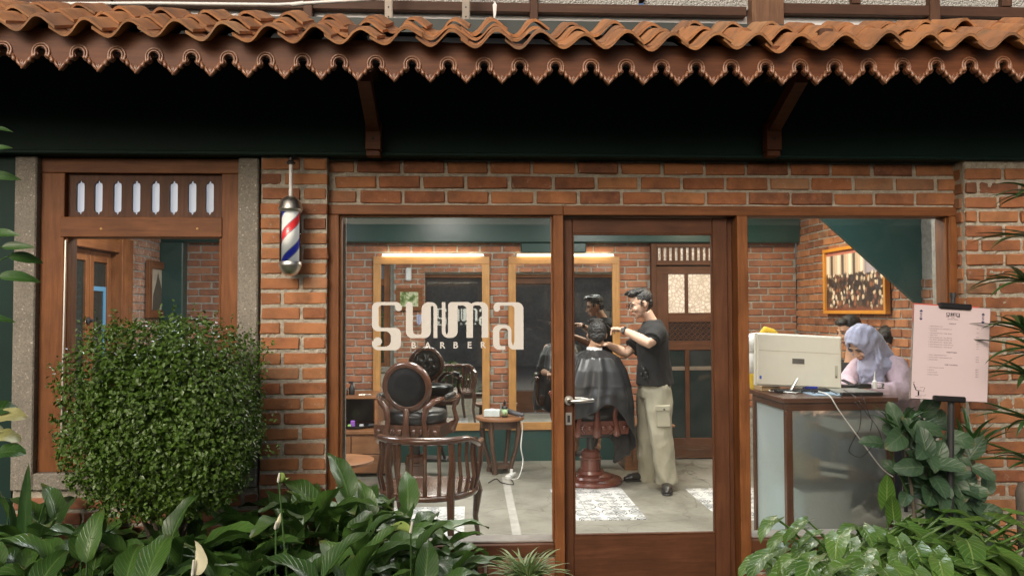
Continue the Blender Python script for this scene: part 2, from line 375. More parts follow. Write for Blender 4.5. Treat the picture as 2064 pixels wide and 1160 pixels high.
def frosted(name, c, see=.35, rough=.35, trans=.5, clear_=0):
    m, n, b, new = nm(name); n.nodes.remove(b); out = n.nodes['Material Output']
    rf = new('ShaderNodeBsdfRefraction'); rf.inputs['IOR'].default_value = 1.2; rf.inputs['Roughness'].default_value = rough; rf.inputs[0].default_value = (.95,.98,.97,1)
    tr = new('ShaderNodeBsdfTranslucent'); tr.inputs[0].default_value = (*c,1); df = new('ShaderNodeBsdfDiffuse'); df.inputs[0].default_value = (*c,1)
    a = new('ShaderNodeMixShader'); a.inputs[0].default_value = 1-trans; n.links.new(tr.outputs[0], a.inputs[1]); n.links.new(df.outputs[0], a.inputs[2])
    k = new('ShaderNodeMixShader'); k.inputs[0].default_value = see; n.links.new(a.outputs[0], k.inputs[1]); n.links.new(rf.outputs[0], k.inputs[2])
    if clear_:
        tp = new('ShaderNodeBsdfTransparent'); k2 = new('ShaderNodeMixShader'); k2.inputs[0].default_value = clear_
        n.links.new(k.outputs[0], k2.inputs[1]); n.links.new(tp.outputs[0], k2.inputs[2]); k = k2
    gl = new('ShaderNodeBsdfGlossy'); gl.inputs['Roughness'].default_value = .25; q = new('ShaderNodeMixShader'); q.inputs[0].default_value = .05
    n.links.new(k.outputs[0], q.inputs[1]); n.links.new(gl.outputs[0], q.inputs[2]); n.links.new(q.outputs[0], out.inputs[0]); return m
M['frost'] = frosted('frosted_glass', (.36,.43,.43), .26, .20, .5, .36)
M['frost_side'] = frosted('frosted_glass_lit_copy', (.78,.93,.94), .1, .4, .6)  # paler copy for the side panel, room light behind it put into the colour
def emit(name, c, s, base=(.8,.8,.8)):
    m, n, b, new = nm(name); b.inputs['Base Color'].default_value = (*base,1); b.inputs['Emission Color'].default_value = (*c,1); b.inputs['Emission Strength'].default_value = s; return m
M['led'] = emit('led_tube', (1,.96,.78), 3.0)
M['mirror'] = plain('mirror_glass', (.72,.75,.74), .015, 1, c2=(.72,.75,.74))
M['black'] = plain('black_plastic', (.012,.012,.013), .4); M['blackm'] = plain('black_metal', (.02,.02,.022), .45, c2=(.03,.03,.03))
M['leather'] = plain('black_leather', (.014,.015,.016), .28, c2=(.02,.02,.02), bp=.2, bs=150)
M['fabric_k'] = plain('black_upholstery', (.010,.010,.011), .9, bp=.3, bs=300)
M['steel'] = plain('brushed_steel', (.72,.70,.64), .36, 1, c2=(.64,.62,.57)); M['white'] = plain('white_plastic', (.72,.72,.70), .35, c2=(.68,.68,.66))
M['vinyl'] = plain('white_vinyl', (.62,.595,.55), .6, c2=(.60,.575,.53))
M['cream'] = plain('cream_plastic', (.66,.64,.56), .35, c2=(.64,.62,.54)); M['soil'] = plain('dark_soil', (.035,.025,.018), .95, bp=.8, bs=40, bd=.02)
M['ceil'] = plain('ceiling_dark_green', (.03,.085,.075), .5)
M['carton'] = plain('carton', (.40,.27,.14), .8); M['paper'] = plain('white_paper', (.75,.73,.70), .7, c2=(.7,.68,.66))
M['stone'] = plain('court_paving', (.12,.11,.10), .8, bp=.4, bs=30)
# ================================================================ the setting
g = MB(); g.grid(lambda u, v: V((-60+120*u, -60+120*v, -.16 + .0*u)), 4, 4)
tag(g.build('ground', M['stone']), kind='structure')
FW = MB()
FW.box(-3.2, 3.6, .16, 3.95, -.14, 0)
floor = FW.build('floor', M['floor']); tag(floor, 'worn grey screed floor with inlaid patterned tiles', None, kind='structure')
tilemesh = MB().box(-.0985, .0985, -.0985, .0985, 0, .004, .001).mesh('floor_tile', M['ptile'])
for (cx, y0, nx, ny) in ((.68, 1.5, 3, 5), (1.80, 1.42, 3, 5), (-.62, .55, 3, 7)):
    for i in range(nx):
        for j in range(ny):
            link('floor_tile', tilemesh, floor, MX.Translation((cx+.1+i*.2-.03, y0+.1+j*.2, .0)) @ MX.Rotation(random.choice((0, pi/2)), 4, 'Z'))
s = MB(); s.box(.27, .33, .2, 3.0, 0, .002); s.box(-1.6, 2.9, 1.2, 1.206, 0, .0015); s.build('screed_joint', plain('pale_joint', (.42,.40,.36), .6), floor)
ZC = 2.62
c = MB(); c.box(-3.2, 3.6, .02, 3.95, ZC, ZC+.05); tag(c.build('ceiling', M['ceil']), kind='structure')
# ---- brickwork
_bm = {}
def brick_mesh(w, h, d, k, mat):
    key = (round(w, 2), round(h, 3), round(d, 2), k, mat.name)
    if key not in _bm:
        st = random.getstate(); random.seed(hash((key[0], key[1], k)) & 0xffff)
        b = MB(); b.box(-w/2, w/2, -d/2, d/2, -h/2, h/2, .005)
        for p in b.v: p.x += rnd(-.003, .003); p.y += rnd(-.0025, .0025); p.z += rnd(-.0025, .0025)
        _bm[key] = b.mesh('brick', mat, False, True); random.setstate(st)
    return _bm[key]
def bricks(parent, org, ang, U, H, course, bl, joint, mat, mask=None, depth=.09, off=0, rough=.004, first=0, jit=.0):
    """courses of bricks; local x = along the wall, outward normal = -y local. org = lower left corner on the FACE plane"""
    T = MX.Translation(org) @ MX.Rotation(ang, 4, 'Z'); n = int(H/course+.3); bh = course-joint; cnt = 0
    for r in range(n):
        z = r*course + course/2; u = -((bl+joint)*.5 if (r+first) % 2 else 0) + off
        u += rnd(-jit, jit)
        while u < U-.01:
            L = bl + rnd(-.006, .006); a, b = max(u, .004), min(u+L, U-.004); u += L+joint
            if b-a < .035: continue
            if mask and mask((a+b)/2, z, a, b): continue
            w = round(b-a, 2); w = max(w, .04)
            m = T @ MX.Translation(((a+b)/2, depth/2 + rnd(-rough, rough), z + rnd(-.0015, .0015))) @ MX.Rotation(rnd(-.008, .008), 4, 'Y')
            o = link('brick', brick_mesh(w, bh, depth, random.randrange(5), mat), parent); o.matrix_local = m; cnt += 1
    return cnt
def mortar_bed(parent, org, ang, U, H, thick, mat, name='mortar', rec=.009, amp=.004, res=.012, sides=True):
    T = MX.Translation(org) @ MX.Rotation(ang, 4, 'Z'); b = MB()
    b.box(0, U, rec+.003+amp, thick, 0, H)
    nu, nv = max(2, int(U/res)), max(2, int(H/res))
    b.grid(lambda u, v: V((U*u, rec - amp*NZ.noise(V((U*u*30+org[0]*9, H*v*38, org[1]))) - amp*.7*NZ.noise(V((U*u*90, H*v*90, 3))), H*v)), nu, nv)
    o = b.build(name, mat, parent, smooth='full' if False else False, fixn=False); o.matrix_local = T; return o
# ---- front wall
def X0(px, py=640, Y=0): return W(px, py, Y).x
def Z0(py, px=1000, Y=0): return W(px, py, Y).z
zt = Z0(323, 1000)                     # underside of the green band
xa, xb = X0(668, 500), X0(1932, 500)   # shop front opening
zfr = (Z0(412, 700)+Z0(417, 1900))/2   # top of the shop front frame
front = thing('front_wall', 'red brick front wall with pillars around the shop windows, under the tiled eave', 'wall')
C = .0753
# beam of three courses above the shop front
mortar_bed(front, (xa-.03, 0.0, zfr), 0, xb-xa+.04, zt-zfr, .15, M['mortar'])
bricks(front, (xa-.03, 0, zfr+.002), 0, xb-xa+.04, zt-zfr, (zt-zfr)/3, .212, .016, M['brick'], off=-.06, jit=.02)
# pillar between the two windows
px0, px1 = X0(524, 700, -.06), X0(657, 700, -.06); ZB = -.1
mortar_bed(front, (px0, -.06, ZB), 0, px1-px0, zt-ZB, .26, M['mortar'], amp=.006)
n = int((zt-ZB)/C)
k = random.Random(3)
for r in range(n+1):
    z = zt - C*(r+.5); w = px1-px0; a = .33 if r % 2 else .62
    for (u0, u1) in ((0, w*a-.008), (w*a+.008, w)):
        u0 += k.uniform(-.002, .004); u1 += k.uniform(-.004, .003)
        o = link('brick', brick_mesh(round(u1-u0, 2), C-.019, .16, r % 5, M['brick']), front)
        o.matrix_local = MX.Translation((px0+(u0+u1)/2, -.06+.08+k.uniform(-.004,.004), z)) @ MX.Rotation(k.uniform(-.012,.012), 4, 'Y')
# inner face of the same pillar, seen in the mirrors
mortar_bed(front, (px1+.06, .205, ZB), pi, px1-px0+.12, ZC-ZB, .03, M['mortar_i'])
bricks(front, (px1+.06, .205, 0), pi, px1-px0+.12, ZC, .0753, .2, .014, M['brick_int'], depth=.02)
mortar_bed(front, (xb, .205, zfr+.02), pi, xb-xa-.02, ZC-zfr-.02, .03, M['mortar_i'])
bricks(front, (xb, .205, zfr+.02), pi, xb-xa-.02, ZC-zfr-.02, .0753, .2, .014, M['brick_int'], depth=.02)
# right pillar
qx0, qx1 = X0(1950, 640, -.08), 4.2
mortar_bed(front, (qx0, -.08, ZB), 0, 1.0, zt-ZB+.01, .30, M['mortar'], amp=.007)
bricks(front, (qx0, -.08, ZB), 0, .75, zt-ZB, C, .212, .018, M['brick'], rough=.007, off=-.03, jit=.03, depth=.07)
mortar_bed(front, (qx0-.004, .16, ZB), -pi/2, .235, zt-ZB, .02, M['mortar'], rec=.004, amp=.003)
bricks(front, (qx0-.006, .09, ZB), -pi/2, .155, zt-ZB, C, .14, .018, M['brick'], rough=.003, depth=.05)
b = MB(); b.box(qx0+1.0, 6, -.05, .2, ZB, zt); b.box(xb+.02, 6, .17, .2, ZB, ZC); b.build('plain_wall', M['mortar'], front)
# plinths below the shop windows
zs = Z0(1122, 1050)
for (a, b_) in ((px1, X0(1136, 1130)), (X0(1500, 1130), qx0)):
    mortar_bed(front, (a, .0, ZB), 0, b_-a, zs-ZB-.004, .16, M['mortar'])
    bricks(front, (a, .0, ZB+.0), 0, b_-a, zs-ZB-.004, (zs-ZB)/3, .2, .016, M['brick_dark'], off=-.05)
# green painted band above, and the green wall to the left
gb = thing('upper_wall', 'dark green painted wall band in the shade under the eave', 'wall')
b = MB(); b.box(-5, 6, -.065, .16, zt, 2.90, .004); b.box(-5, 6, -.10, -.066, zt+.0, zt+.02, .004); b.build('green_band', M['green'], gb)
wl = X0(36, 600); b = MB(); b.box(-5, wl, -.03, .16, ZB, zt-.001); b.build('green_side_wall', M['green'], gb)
# ---- left window with its concrete surround
sur = thing('window_surround', 'speckled grey concrete surround of the left window', 'window surround')
c0, c1, c2, c3 = X0(37, 620), X0(81, 620), X0(484, 560), X0(525, 560)
zb, zbb = Z0(950, 85), Z0(984, 85)
b = MB(); b.box(c0, c1, -.05, .14, zbb, zt-.003, .006); b.build('jamb', M['conc'], sur)
b = MB(); b.box(c2, min(c3, px0-.002), -.05, .14, zbb, zt-.003, .006); b.build('jamb', M['conc'], sur)
b = MB(); b.box(c1+.001, c2-.001, -.05, .14, zbb, zb, .006); b.build('sill', M['conc'], sur)
mb_ = mortar_bed(front, (c0, -.03, ZB), 0, c3-c0-.002, zbb-ZB-.002, .15, M['mortar'])
bricks(front, (c0, -.03, ZB), 0, c3-c0, zbb-ZB-.004, C, .21, .018, M['brick_dark'])
lw = thing('left_window', 'teak window with slotted vent panel above a clear pane, left of the brick pillar', 'window')
wa, wb = c1+.001, c2-.001; yi = -.012
f0, f1 = X0(130, 600), X0(447, 560); zt2 = zt-.004
z1 = Z0(350, 290); z2 = Z0(438, 290); z3 = Z0(478, 290)
def part(name, mat, par, *boxes, c=.003, sm=False):
    b = MB()
    for q in boxes: b.box(*q, c)
    return b.build(name, mat, par)
part('stile', M['wood_v'], lw, (wa, f0-.0, yi, .12, zb, z1)); part('stile', M['wood_v'], lw, (f1, wb, yi, .12, zb, z1))
part('top_rail', M['wood_h'], lw, (wa, wb, yi-.002, .12, z1+.001, zt2)); part('transom', M['wood_h'], lw, (f0+.001-.02, f1-.001+.006, yi-.006, .10, z3, z2))
part('bottom_rail', M['wood_h'], lw, (f0+.001, f1-.001, yi+.004, .10, zb, zb+.05))
part('bead', M['wood_v'], lw, (f0+.002, f0+.014, yi+.01, .03, zb+.052, z3-.002), (f1-.014, f1-.002, yi+.01, .03, zb+.052, z3-.002))
for px in (204, 398): b = MB(); b.ell(W(px, 461, yi-.006), (.007,.003,.007)); b.build('screw_plug', M['mir_h'], lw)
slots = [W(x, 396, 0).x for x in (158, 194.5, 233, 271, 310, 347, 384.5, 420)]
hw = .0212/2*1.0; p = (slots[-1]-slots[0])/7; zc0, zc1 = Z0(432, 290), Z0(362, 290)
def half(zlo, zhi, s):      # right-hand contour of a slot, bottom tip to top tip (ogee ends)
    return [(0, zlo), (s*.006, zlo+.004), (s*.008, zlo+.013), (s*.019, zlo+.018), (s*.021, zlo+.03), (s*.021, zhi-.03), (s*.019, zhi-.018), (s*.008, zhi-.013), (s*.006, zhi-.004), (0, zhi)]
for i in range(9):
    xl = slots[i-1] if i else f0+.001; xr = slots[i] if i < 8 else f1-.001
    poly = [(xl, z2), (xl, z2)] if False else [(xl, z2+.001)]
    if i: poly += [(xl+dx, z) for dx, z in half(zc0, zc1, 1)]
    poly += [(xl, z1-.001), (xr, z1-.001)]
    if i < 8: poly += [(xr+dx, z) for dx, z in half(zc0, zc1, -1)][::-1]
    poly += [(xr, z2+.001)]
    b = MB(); b.prism(poly, .018, .036); b.build('slat', M['door_v'], lw)
def clear(name, mat, x0, x1, z0, z1, Y, par, t=.005):
    b = MB(); b.add([(x0, Y, z0), (x1, Y, z0), (x1, Y, z1), (x0, Y, z1)], [(0, 1, 2, 3)]); return b.build(name, mat, par, fixn=False)
M['frost_lit'] = frosted('obscured_glass', (.62,.68,.78), .15, .4, .75)
clear('vent_pane', M['frost_lit'], f0, f1, z2, z1, .045, lw)
clear('pane', M['glass'], f0, f1, zb+.05, z3, .02, lw)
b = MB(); q0, q1 = W(133, 484, -.02), W(123, 912, -.02)
b.tube([q0, q1], .006, 6); b.build('downpipe_strip', M['steel'], lw)
# ---- shop front: frame, two big panes, the door
sw = thing('shop_window', 'large teak framed shop window with white lettering, left of the door', 'window')
rw = thing('shop_window', 'teak framed shop window in front of the reception desk, right of the door', 'window')
zr0 = Z0(433, 900); zsl0, zsl1 = Z0(1122, 1030), Z0(1097, 1030)
a0, a1 = X0(661, 700), X0(683, 700); m0, m1 = X0(1116, 700), X0(1136, 700); n0, n1 = X0(1487, 700), X0(1508, 700); e0, e1 = X0(1914, 600), X0(1937, 600)
part('head_rail', M['wood_h'], sw, (a0, m1, -.012, .12, zr0, zfr-.002)); part('head_rail', M['wood_h'], rw, (m1+.001, e1, -.012, .12, zr0, zfr-.002))
part('stile', M['wood_v'], sw, (a0, a1, -.01, .12, ZB, zr0-.001)); part('stile', M['wood_v'], sw, (m0, m1, -.016, .13, ZB-.05, zr0-.001))
part('stile', M['wood_v'], rw, (n0, n1, -.016, .13, ZB-.05, zr0-.001)); part('stile', M['wood_v'], rw, (e0, e1, -.01, .12, ZB, zr0-.001))
part('sill_rail', M['door_h'], sw, (a1+.001, m0-.001, -.006, .10, zsl0, zsl1)); part('sill_ledge', plain('grey_sill', (.30,.27,.24), .5), sw, (a1+.001, m0-.001, .03, .14, zsl1+.001, zsl1+.012))
part('sill_rail', M['door_h'], rw, (n1+.001, e0-.001, -.006, .10, zsl0, zsl1)); part('sill_ledge', plain('grey_sill2', (.30,.27,.24), .5), rw, (n1+.001, e0-.001, .03, .14, zsl1+.001, zsl1+.012))
b = MB()
for (x, y0) in ((a1+.001, .0), (m0-.009, .0)): b.box(x, x+.008, .01, .035, zsl1+.014, zr0-.002, .002)
b.box(a1+.01, m0-.01, .01, .035, zr0-.010, zr0-.002, .002); b.build('bead', M['wood_v'], sw)
b = MB()
for (x, y0) in ((n1+.001, .0), (e0-.009, .0)): b.box(x, x+.008, .01, .035, zsl1+.014, zr0-.002, .002)
b.build('bead', M['wood_v'], rw)
GY = .04
clear('pane', M['glass'], a1, m0, zsl1, zr0, GY, sw); clear('pane', M['glass'], n1, e0, zsl1, zr0, GY, rw)
# lettering: outlines drawn in a 2064-wide enlargement of the sign, then laid on the glass at its real size
def glyphs():
    S = rpoly([(62,115,70),(415,115,50),(436,190,1),(356,190,1),(350,155,10),(145,155,38),(145,438,45),(425,438,75),(425,720,75),(62,720,85),(62,605,1),(110,605,1),(110,676,45),(300,676,75),(300,482,75),(62,482,80)])
    U = rpoly([(487,115,41),(572,115,41),(572,525,60),(683,525,25),(683,118,90),(882,118,80),(882,570,1),(833,570,1),(833,165,16),(800,165,16),(800,570,80),(487,570,85)])
    m = rpoly([(938,118,5),(984,118,5),(984,500,15),(1000,528,5),(1018,500,15),(1018,118,45),(1285,118,30),(1312,140,3),(1345,118,30),(1525,118,90),(1525,570,1),(1440,570,1),(1446,160,80),(1333,160,15),(1330,570,1),(1248,570,1),(1250,160,75),(1138,160,15),(1138,570,85),(938,570,85)])
    A = rpoly([(1593,122,60),(1972,122,85),(1972,722,1),(1778,722,70),(1778,450,50),(1665,450,50),(1665,680,40),(1740,680,1),(1740,722,1),(1583,722,80),(1583,408,80),(1818,408,75),(1818,620,10),(1838,675,5),(1857,620,10),(1857,165,45),(1672,165,10),(1672,200,1),(1593,200,1)])
    circ = lambda x, y, r: [(x+r*cos(2*pi*k/24), y+r*sin(2*pi*k/24)) for k in range(24)]
    return [[S, circ(396,190,41), circ(133,610,54)], [U], [m], [A, circ(1634,200,41)]]
def wordmark(parent, fx, fz, Y, dy, mat, bsize, small=None, name='letter'):
    for gl in glyphs():
        b = MB()
        for i, poly in enumerate(gl): b.prism([(fx(x), fz(y)) for x, y in poly], Y-dy*(1+.25*i), Y-dy*.02*i)
        b.build(name, mat, parent)
    for ch, xc in zip('BARBER', (583, 761, 944, 1111, 1286, 1457)):
        me = text_mesh(ch, bsize, mat, dy/2, bsize*.022, 'CENTER')
        link(name, me, parent, MX.Translation((fx(xc), Y-dy, fz(699))) @ MX.Rotation(pi/2, 4, 'X'))
pA, pB = W(740+62/6.2545, 590+115/6.2545, GY), W(740+1972/6.2545, 590+722/6.2545, GY)
kx = (pB.x-pA.x)/(1972-62)
wordmark(sw, lambda x: pA.x+(x-62)*kx, lambda y: pA.z-(y-115)*kx, GY-.0015, .0012, M['vinyl'], .046)
# door
dr = thing('shop_door', 'dark teak glazed door with a steel lever handle between the two shop windows', 'door')
d0, d1 = m1+.003, n0-.003; g0, g1 = X0(1157, 700), X0(1444, 700); zd1 = Z0(470, 1300, .03); zd0 = Z0(1078, 1300, .03)
YD = .045
part('stile', M['door_v'], dr, (d0, g0, YD, YD+.045, .01, zr0-.006)); part('stile', M['door_v'], dr, (g1, X0(1474, 700), YD, YD+.045, .01, zr0-.006))
part('top_rail', M['door_h'], dr, (g0+.001, g1-.001, YD+.001, YD+.044, zd1, zr0-.006)); part('bottom_rail', M['door_h'], dr, (g0+.001, g1-.001, YD+.001, YD+.044, .01, zd0))
part('jamb', M['door_v'], dr, (X0(1475.5, 700), d1, YD+.02, .13, .0, zr0-.003))
part('bead', M['door_v'], dr, (g0+.001, g0+.009, YD-.004, YD+.02, zd0+.008, zd1-.009), (g1-.009, g1-.001, YD-.004, YD+.02, zd0+.008, zd1-.009), (g0+.001, g1-.001, YD-.004, YD+.02, zd1-.008, zd1), (g0+.001, g1-.001, YD-.004, YD+.02, zd0, zd0+.007), c=.002)
clear('pane', M['glass'], g0, g1, zd0, zd1, YD+.022, dr)
hp = W(1146, 806, YD-.004); b = MB()
Rx = MX.Rotation(pi/2, 4, 'X')
b.lathe([(.0,0),(.022,0),(.025,.004),(.024,.009),(.0,.010)], 24, MX.Translation(hp) @ Rx); hd = b.build('rose', M['steel'], dr, 30)
b = MB(); b.tube([hp+V((0,0,0)), hp+V((0,-.045,0)), hp+V((.012,-.052,0)), hp+V((.115,-.052,.004)), hp+V((.122,-.048,.004))], [.009,.009,.0095,.009,.008], 12, cap='round'); b.build('handle', M['steel'], dr, 60)
b = MB(); b.tube([hp+V((0,.08,0)), hp+V((0,.11,0)), hp+V((.012,.116,0)), hp+V((.115,.114,-.012))], .009, 12, cap='round'); b.build('handle', M['steel'], dr, 60)
kp = W(1146, 843, YD-.003); b = MB(); b.prism(rpoly([(-.016,-.032,.016),(.016,-.032,.016),(.016,.032,.016),(-.016,.032,.016)]), -.005, 0, MX.Translation(kp)); b.build('lock_plate', M['steel'], dr)
b = MB(); b.prism(rpoly([(-.007,-.018,.007),(.007,-.018,.007),(.007,.018,.007),(-.007,.018,.007)]), -.0075, -.0052, MX.Translation(kp)); b.build('keyhole', M['blackm'], dr)
# threshold
part('threshold', M['stone'], dr, (m1, n0, -.2, .16, -.14, -.005))
# ---- roof: tiles, carved fascia, brackets
YE = -.80
def sag(x): return .016*(x-.35)**2*.55
roof = thing('tiled_eave', 'terracotta pantile eave roof running across the whole shop front', 'roof')
SL = R(27); ex = .185; tw = .1815
def s_tile(seed):
    rr = random.Random(seed); b = MB(); nu, nv = 18, 5; L = .25; t = .012; wd_ = tw*1.16
    A = .027 + rr.uniform(-.003, .003)
    def prof(u): return -A*sin(2*pi*(u*1.14-.05)) + .016*(u-.5) + .003*sin(4*pi*u)
    vs = []; top = lambda u, v: V((wd_*(u-.5), L*v, prof(u) + .004*NZ.noise(V((u*2, v*2, seed*5.)))))
    b.grid(top, nu, nv)
    b.grid(lambda u, v: top(u, v) - V((0, 0, t)), nu, nv)
    e = []
    rim = [(i/nu, 0) for i in range(nu+1)] + [(1, j/nv) for j in range(1, nv+1)] + [(1-i/nu, 1) for i in range(1, nu+1)] + [(0, 1-j/nv) for j in range(1, nv)]
    vs = [top(u, v) + V((rr.uniform(-.0015,.0015), rr.uniform(-.002,.002), 0)) for u, v in rim] + [top(u, v)-V((0,0,t)) for u, v in rim]; n_ = len(rim)
    b.add(vs, [(i, (i+1)%n_, n_+(i+1)%n_, n_+i) for i in range(n_)])
    me = b.mesh('roof_tile', M['tile'], False); bm = bmesh.new(); bm.from_mesh(me); bmesh.ops.remove_doubles(bm, verts=bm.verts, dist=.0005)
    bmesh.ops.recalc_face_normals(bm, faces=bm.faces); bm.to_mesh(me); bm.free()
    me.polygons.foreach_set('use_smooth', [True]*len(me.polygons)); me.set_sharp_from_angle(angle=R(50)); return me
tms = [s_tile(i) for i in range(7)]
ye, ze = YE-.09, 2.588
for r in range(3):
    for i in range(-15, 17):
        x = i*tw + .06 + rnd(-.006, .006); y = ye + r*ex*cos(SL) + rnd(-.014, .014); z = ze + sag(x) + r*ex*sin(SL) + rnd(0, .006)
        if x < -.6: z += 0
        m = MX.Translation((x, y, z)) @ MX.Rotation(SL-.10+rnd(-.03,.03), 4, 'X') @ MX.Rotation(rnd(-.07, .07), 4, 'Z') @ MX.Rotation(rnd(-.07, .07), 4, 'Y')
        o = link('roof_tile', random.choice(tms), roof); o.matrix_local = m
b = MB(); n_ = 24
b.grid(lambda u, v: V((-5+10*u, ye+.10+v*.74, ze-.060+sag(-5+10*u)*(1 if abs(-5+10*u) < 3 else .6)+v*.74*math.tan(SL)*1.0)), n_, 2)
ul = b.build('underlay', M['black'], roof); sm_ = ul.modifiers.new('t', 'SOLIDIFY'); sm_.thickness = .02
b = MB(); b.box(-5, 6, -.2, .16, 2.86, W(1000, 40, -.2).z); b.build('flashing', plain('dark_flashing', (.03,.04,.035), .6), roof)
fas = thing('fascia_board', 'carved wooden eave board with keyhole scallops and pointed drops', 'carved board')
PT = .1495; zk = 2.509    # centre of the keyholes
k0 = W(83, 104, YE).x % PT
def unit_outline(h):
    p = PT; c = [(-p/2, h)]
    r = .017
    L = [(-p/2, r)] + [(-p/2+r*sin(a), r*cos(a)) for a in (R(40), R(80), R(115), R(140))]
    L += [(-p/2+.014, -.019), (-p/2+.021, -.028), (-p/2+.030, -.0305), (-p/2+.0355, -.025), (-p/2+.038, -.038), (-p/2+.045, -.0455), (-p/2+.0525, -.042), (-p/2+.0545, -.050), (-p/2+.064, -.061), (0, -.072)]
    Rr = [(-x, z) for x, z in L[:-1]][::-1]
    return [(-p/2, h)] + L + Rr + [(p/2, h)]
ui = int((-3.2)/PT); seams = [W(px, 85, YE).x for px in (228, 738, 1228, 2020)]
def carved(mb, x, z):
    T = MX.Translation((x-PT/2, 0, z))
    for s_ in (1, -1):
        A_ = [R(q) for q in range(0, 116, 14)]
        mb.tube([V((s_*.0235*sin(a), -.003, .0235*cos(a))) for a in A_]+[V((s_*.0245, -.004, -.018))], [.0042]*8+[.0055,.0068], 8, T, cap='round')
        mb.tube([V((s_*.0335*sin(a), -.001, .0335*cos(a))) for a in A_[:8]]+[V((s_*.0305, -.003, -.020))], [.0046]*7+[.0062,.0078], 8, T, cap='round')
        mb.tube([V((s_*.0375, .004, -.010)), V((s_*.0400, -.001, -.022)), V((s_*.0450, -.003, -.0370))], [.0028,.0065,.0092], 8, T, cap='round')
        mb.tube([V((s_*.0535, .004, -.028)), V((s_*.0560, .000, -.038)), V((s_*.0600, -.002, -.0495)), V((s_*.0685, -.002, -.0600)), V((s_*PT/2, -.002, -.0675))], [.0026,.0052,.0074,.0068,.0045], 8, T, cap='round')
        mb.tube([V((s_*(PT/2-.001), .003, -.034)), V((s_*(PT/2-.004), .000, -.048)), V((s_*PT/2, -.001, -.062))], [.002,.0042,.003], 6, T, cap='round')
xs = [k0+PT*i for i in range(-22, 22)]
seg = {}
for x in xs:
    if x < -3.2 or x > 3.4: continue
    seg.setdefault(sum(1 for q in seams if x > q), []).append(x)
for k_, lst in seg.items():
    b = MB(); cv = MB()
    for x in lst:
        z = zk+sag(x+PT/2)-.006
        b.prism([(x+PT/2+dx, z+dz) for dx, dz in unit_outline(.096)], YE, YE+.022)
        carved(cv, x+PT/2, z)
    bo = b.build('board', M['fascia'], fas); cv2 = cv.build('carving', M['carve'], bo, 60); 
    for v in cv2.data.vertices: v.co.y += YE
b = MB(); b.box(-5, 6, YE+.024, YE+.10, 2.552, 2.585); b.build('eave_batten', M['dark_h'], roof)
# brackets
def bracket(px, label):
    t = thing('eave_bracket', label, 'bracket', group='brackets under the eave')
    x = X0(px, 300); z0 = Z0(318, px, -.11); z1_ = Z0(250, px, -.11)
    part('wall_block', M['fascia'], t, (x-.038, x+.038, -.17, -.102, z0+.03, z1_)); part('foot', M['fascia'], t, (x-.034, x+.034, -.16, -.102, z0, z0+.028))
    b = MB(); b.prism([(-.13, z1_-.07), (-.13, z1_), (-.50, z1_+.165), (-.50, z1_+.10)], -.03, .03, MX.Translation((x, 0, 0)) @ MX(((0,1,0,0),(1,0,0,0),(0,0,1,0),(0,0,0,1)))); b.build('strut', M['fascia'], t)
    part('cap', M['fascia'], t, (x-.04, x+.04, -.62, -.44, z1_+.17, z1_+.215)); b = MB(); b.ell((x, -.171, (z0+z1_)/2), (.007,.003,.007)); b.build('bolt', M['black'], t)
    part('ceiling_joist', M['dark_v'], t, (x-.03, x+.03, YE+.04, -.10, z1_+.217, z1_+.26))
bracket(760, 'wooden strut bracket under the eave, above the left part of the lettered window')
bracket(1536, 'wooden strut bracket under the eave, above the right edge of the door')
# ---- timber glazing above the roof
up = thing('upper_gallery', 'weathered timber gallery with wired glass panes above the tiled roof', 'timber gallery')
UY = .12
def ux(px): return W(px, 20, UY).x
def uz(py, px=1400): return W(px, py, UY).z
part('sill_beam', M['dark_h'], up, (ux(-300), ux(1505), UY, UY+.07, uz(22, 900), uz(3, 900))); part('sill_beam', M['dark_h'], up, (ux(1578), ux(2300), UY, UY+.07, uz(31, 1800), uz(10, 1800)))
for a, b_ in ((1512, 1576),): part('post', M['post'], up, (ux(a), ux(b_), UY-.03, UY+.09, 2.91, 3.6))
for a, b_ in ((1068, 1084), (1873, 1893), (210, 226), (612, 630)): part('post', M['dark_v'], up, (ux(a), ux(b_), UY-.012, UY+.08, 2.91, 3.6))
for a, b_ in ((1718, 1735), (2020, 2040), (1290, 1300)): part('glazing_bar', M['dark_v'], up, (ux(a), ux(b_), UY-.004, UY+.05, uz(10, 1800)+.002, 3.6))
def wired():
    m, n, b, new = nm('wired_glass'); v = coords(n, rand=False)
    vo = new('ShaderNodeTexVoronoi'); vo.inputs['Scale'].default_value = 95; n.links.new(v, vo.inputs['Vector'])
    n.links.new(ramp(n, vo.outputs['Distance'], [(.1,(.62,.61,.58)),(.5,(.34,.34,.32))]), b.inputs['Base Color']); b.inputs['Roughness'].default_value = .3
    bump(n, b, vo.outputs['Distance'], 1, .01); return m
M['wired'] = wired(); M['skylite'] = frosted('daylight_white_sheet', (.88,.88,.88), .0, .3, .2)  # whitish colours of panes and strip stand in for daylight coming through
for a, b_ in ((-250, 210), (226, 612), (630, 1068), (1084, 1290), (1300, 1512), (1576, 1718), (1735, 1873), (1893, 2020), (2040, 2300)):
    w0 = MB(); w0.box(ux(a)+.001, ux(b_)-.001, UY+.03, UY+.036, (uz(9, 1800) if a > 1500 else uz(4, 900))-.006, 3.6); w0.build('pane', M['wired'], up)
b = MB()
b.box(ux(-300), ux(2300), UY+.05, UY+.055, 2.89, uz(20, 900)+.01); b.build('lower_light_strip', M['skylite'], up)
